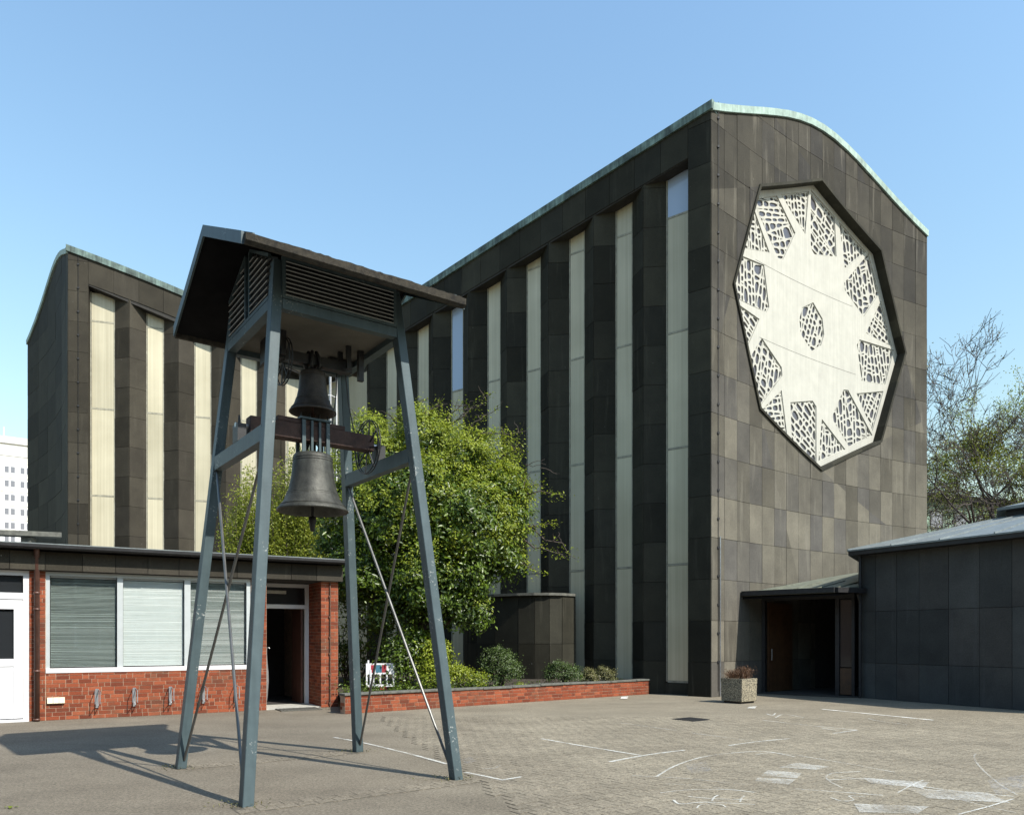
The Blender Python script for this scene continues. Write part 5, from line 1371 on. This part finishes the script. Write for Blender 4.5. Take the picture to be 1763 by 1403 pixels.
# ------------------------------------------------------------------ background trees on the right
def spring_tree(label, base, height, seed, spread, leafmat, nleaf, lsize, lean=(0, 0), r0=.3, depth=6, droop=0.0):
    r = random.Random(seed); o = empty('spring_tree', base, label, 'tree', 'spring trees behind the church')
    big, small = MB(), MB(); tips = []
    def grow(p, d, L, rad, k):
        n = 4; pts = [p]; q = p.copy(); dd = d.copy()
        for i in range(n):
            dd = (dd + V(r.gauss(0, .10), r.gauss(0, .10), r.gauss(.035 - droop, .07))).normalized(); q = q + dd * (L / n); pts.append(q.copy())
        e = rad * .62
        (big if rad > .035 else small).tube(pts, [rad + (e - rad) * i / n for i in range(n + 1)], 7 if rad > .08 else (5 if rad > .03 else 3), cap=False)
        if k == 0 or L < .25:
            tips.append((q, dd)); return
        m = r.choice((2, 3, 3)) if k > 2 else r.choice((3, 4))
        for j in range(m):
            ax = dd.cross(V(r.gauss(0, 1), r.gauss(0, 1), r.gauss(0, 1))); ax.normalize()
            nd = (Matrix.Rotation(R(r.uniform(18, 48) * spread), 3, ax) @ dd)
            st = pts[-1] if j < 2 else pts[r.choice((2, 3))]
            grow(st, nd, L * r.uniform(.62, .86), max(e * r.uniform(.55, .85), .015), k - 1)
    d0 = V(lean[0], lean[1], 1).normalized()
    grow(base, d0, height * .27, r0, depth)
    big.build('trunk', M['bark_grey'], o, smooth=True, recalc=False); setp(small.build('twigs', M['bark_grey'], o, recalc=False), kind='stuff')
    P, Q = [], []
    for k in range(nleaf):
        q, dd = r.choice(tips); P.append(q + V(r.gauss(0, .22), r.gauss(0, .22), r.gauss(0, .2)) - dd * r.uniform(0, .6)); Q.append((r.gauss(0, 1), r.gauss(0, 1), r.gauss(0, 1)))
    leaf_obj('crown', np.array([tuple(p) for p in P]), np.array(Q), np.random.default_rng(seed).uniform(lsize * .6, lsize * 1.3, len(P)), leafmat, o, .5, seed)
    return o
spring_tree('tall nearly bare budding tree at the right edge', V(26.3, 38, 0), 20.0, 71, 1.05, M['bud'], 4500, .09, (-.30, 0), .34, 7)
spring_tree('young tree with fresh yellow-green leaves, right of the church', V(25.6, 43, 0), 16.5, 72, 1.15, M['leaf_yellow'], 30000, .12, (-.04, 0), .22, 6)
spring_tree('slender bare tree close behind the church corner', V(24.6, 46, 0), 16.5, 73, 1.15, M['bud'], 3500, .09, (-.05, 0), .20, 7)
spring_tree('leafy green tree at the far right edge, behind the low pavilion', V(30.0, 44, 0), 18, 74, 1.15, M['leaf_yellow'], 26000, .12, (-.14, 0), .24, 6)
spring_tree('dark twiggy tree half cut off by the right edge', V(29.2, 39, 0), 19.0, 76, 1.1, M['bud'], 4000, .09, (-.30, 0), .32, 7)
spring_tree('low spreading bare tree before the pale green house', V(28.5, 50, 0), 13.5, 75, 1.3, M['bud'], 5000, .09, (-.12, 0), .24, 7)

# ------------------------------------------------------------------ far buildings
gb_ = empty('green_building', (46, 62, 0), 'pale green house seen through the branches on the right', 'building')
gd = V(.93, .36, 0).normalized(); gn = V(.36, -.93, 0); G = V(30, 60, 0)
def GF(t, h, o): return G + gd * t + gn * o + V(0, 0, h)
pbox(MB(), 0, 22, 0, 12.6, -8, 0, GF).build('wall', M['render_green'], gb_)
pbox(MB(), -.4, 22.4, 12.6, 13.1, -8.4, .5, GF).build('roof', M['roof_under'], gb_)
for k in range(8):
    for z in (4.4, 7.4, 10.4):
        w_ = pbox(MB(), .9 + k * 2.6, 2.3 + k * 2.6, z, z + 1.4, -.1, .04, GF).build('window', M['black'], gb_)
        pbox(MB(), 1.0 + k * 2.6, 2.2 + k * 2.6, z + .1, z + 1.3, .041, .05, GF).build('pane', M['far_glass'], w_)
hr = empty('high_rise', (-100, 165, 0), 'distant white high-rise block behind the church, left edge', 'building')
hd = V(.80, .60, 0); hn = V(.60, -.80, 0); HB = V(-112, 150, 0)
def HF(t, h, o): return HB + hd * t + hn * o + V(0, 0, h)
pbox(MB(), -6, 24, 0, 41.2, -14, 0, HF).build('wall', M['tower_white'], hr)
pbox(MB(), -6.2, 24.2, 41.2, 42.6, -14.2, .35, HF).build('parapet', M['tower_grey'], hr)
pbox(MB(), -6.1, 24.1, 38.7, 40.9, .0, .12, HF).build('top_band', M['tower_grey'], hr)
MB().tube([HF(11, 42.6, -3), HF(11, 45.2, -3)], .12, 5).build('antenna', M['tower_grey'], hr)
for fl in range(8):
    z = 35.2 - fl * 2.85
    pbox(MB(), -6, 24, z - .95, z - .82, 0, .08, HF).build('floor_line', M['tower_grey'], hr)
    for k in range(11):
        t = -5.6 + k * 2.72
        w_ = pbox(MB(), t, t + 2.3, z - .1, z + 1.5, .0, .06, HF).build('window', M['pvc'], hr)
        pbox(MB(), t + .25, t + .95, z + .1, z + 1.35, .062, .08, HF).build('pane', M['far_glass'], w_); pbox(MB(), t + 1.3, t + 2.0, z + .1, z + 1.35, .062, .08, HF).build('pane', M['far_glass'], w_)

# ------------------------------------------------------------------ unseen houses added behind and left of the viewer to block low sky
ya = empty('sky_blocker_house', (0, -17, 0), 'unseen brown brick house added behind the viewer to block low sky', 'building')
MB().box((0, -18, 4.5), (34, 0, 0), (0, 5, 0), (0, 0, 4.5)).build('wall', M['yard_brick'], ya)
MB().prism([(-34.5, -23.5, 9), (34.5, -23.5, 9), (34.5, -12.5, 9), (-34.5, -12.5, 9)], [(-34.5, -18.2, 12), (34.5, -18.2, 12), (34.5, -17.8, 12), (-34.5, -17.8, 12)]).build('roof', M['roof_under'], ya)
for k in range(16):
    for z in (1.0, 4.0, 6.6):
        wv = MB().box((-30 + k * 4, -12.97, z + .8), (.8, 0, 0), (0, .06, 0), (0, 0, .8)).build('window', M['pvc'], ya)
        MB().box((-30 + k * 4, -12.90, z + .8), (.7, 0, 0), (0, .02, 0), (0, 0, .7)).build('pane', M['dark_glass'], wv)
yb = empty('sky_blocker_house', (-29, -2, 0), 'unseen brown brick house added on the left to block low sky', 'building')
MB().box((-29, -1, 4.2), (5, 0, 0), (0, 11, 0), (0, 0, 4.2)).build('wall', M['yard_brick'], yb)
MB().prism([(-34.5, -12.4, 8.4), (-23.5, -12.4, 8.4), (-23.5, 10.5, 8.4), (-34.5, 10.5, 8.4)], [(-29.2, -12.4, 11.2), (-28.8, -12.4, 11.2), (-28.8, 10.5, 11.2), (-29.2, 10.5, 11.2)]).build('roof', M['roof_under'], yb)
for k in range(5):
    for z in (1.0, 4.4):
        wv = MB().box((-23.97, -8 + k * 4, z + .8), (.06, 0, 0), (0, .8, 0), (0, 0, .8)).build('window', M['pvc'], yb)
        MB().box((-23.90, -8 + k * 4, z + .8), (.02, 0, 0), (0, .7, 0), (0, 0, .7)).build('pane', M['dark_glass'], wv)
lf_ = ground(18, 1391); P = np.array([tuple(lf_ + V(.0, 0, .012)), tuple(lf_ + V(.05, .02, .014)), tuple(lf_ + V(-.05, .01, .013))])
setp(leaf_obj('fallen_leaf', P, np.array([[.1, 0, 1], [0, .2, 1], [-.1, 0, 1.]]), np.array([.11, .07, .06]), M['leaf_new'], None, .45, 2), 'small green fallen leaf on the ground, bottom left corner', 'leaf')
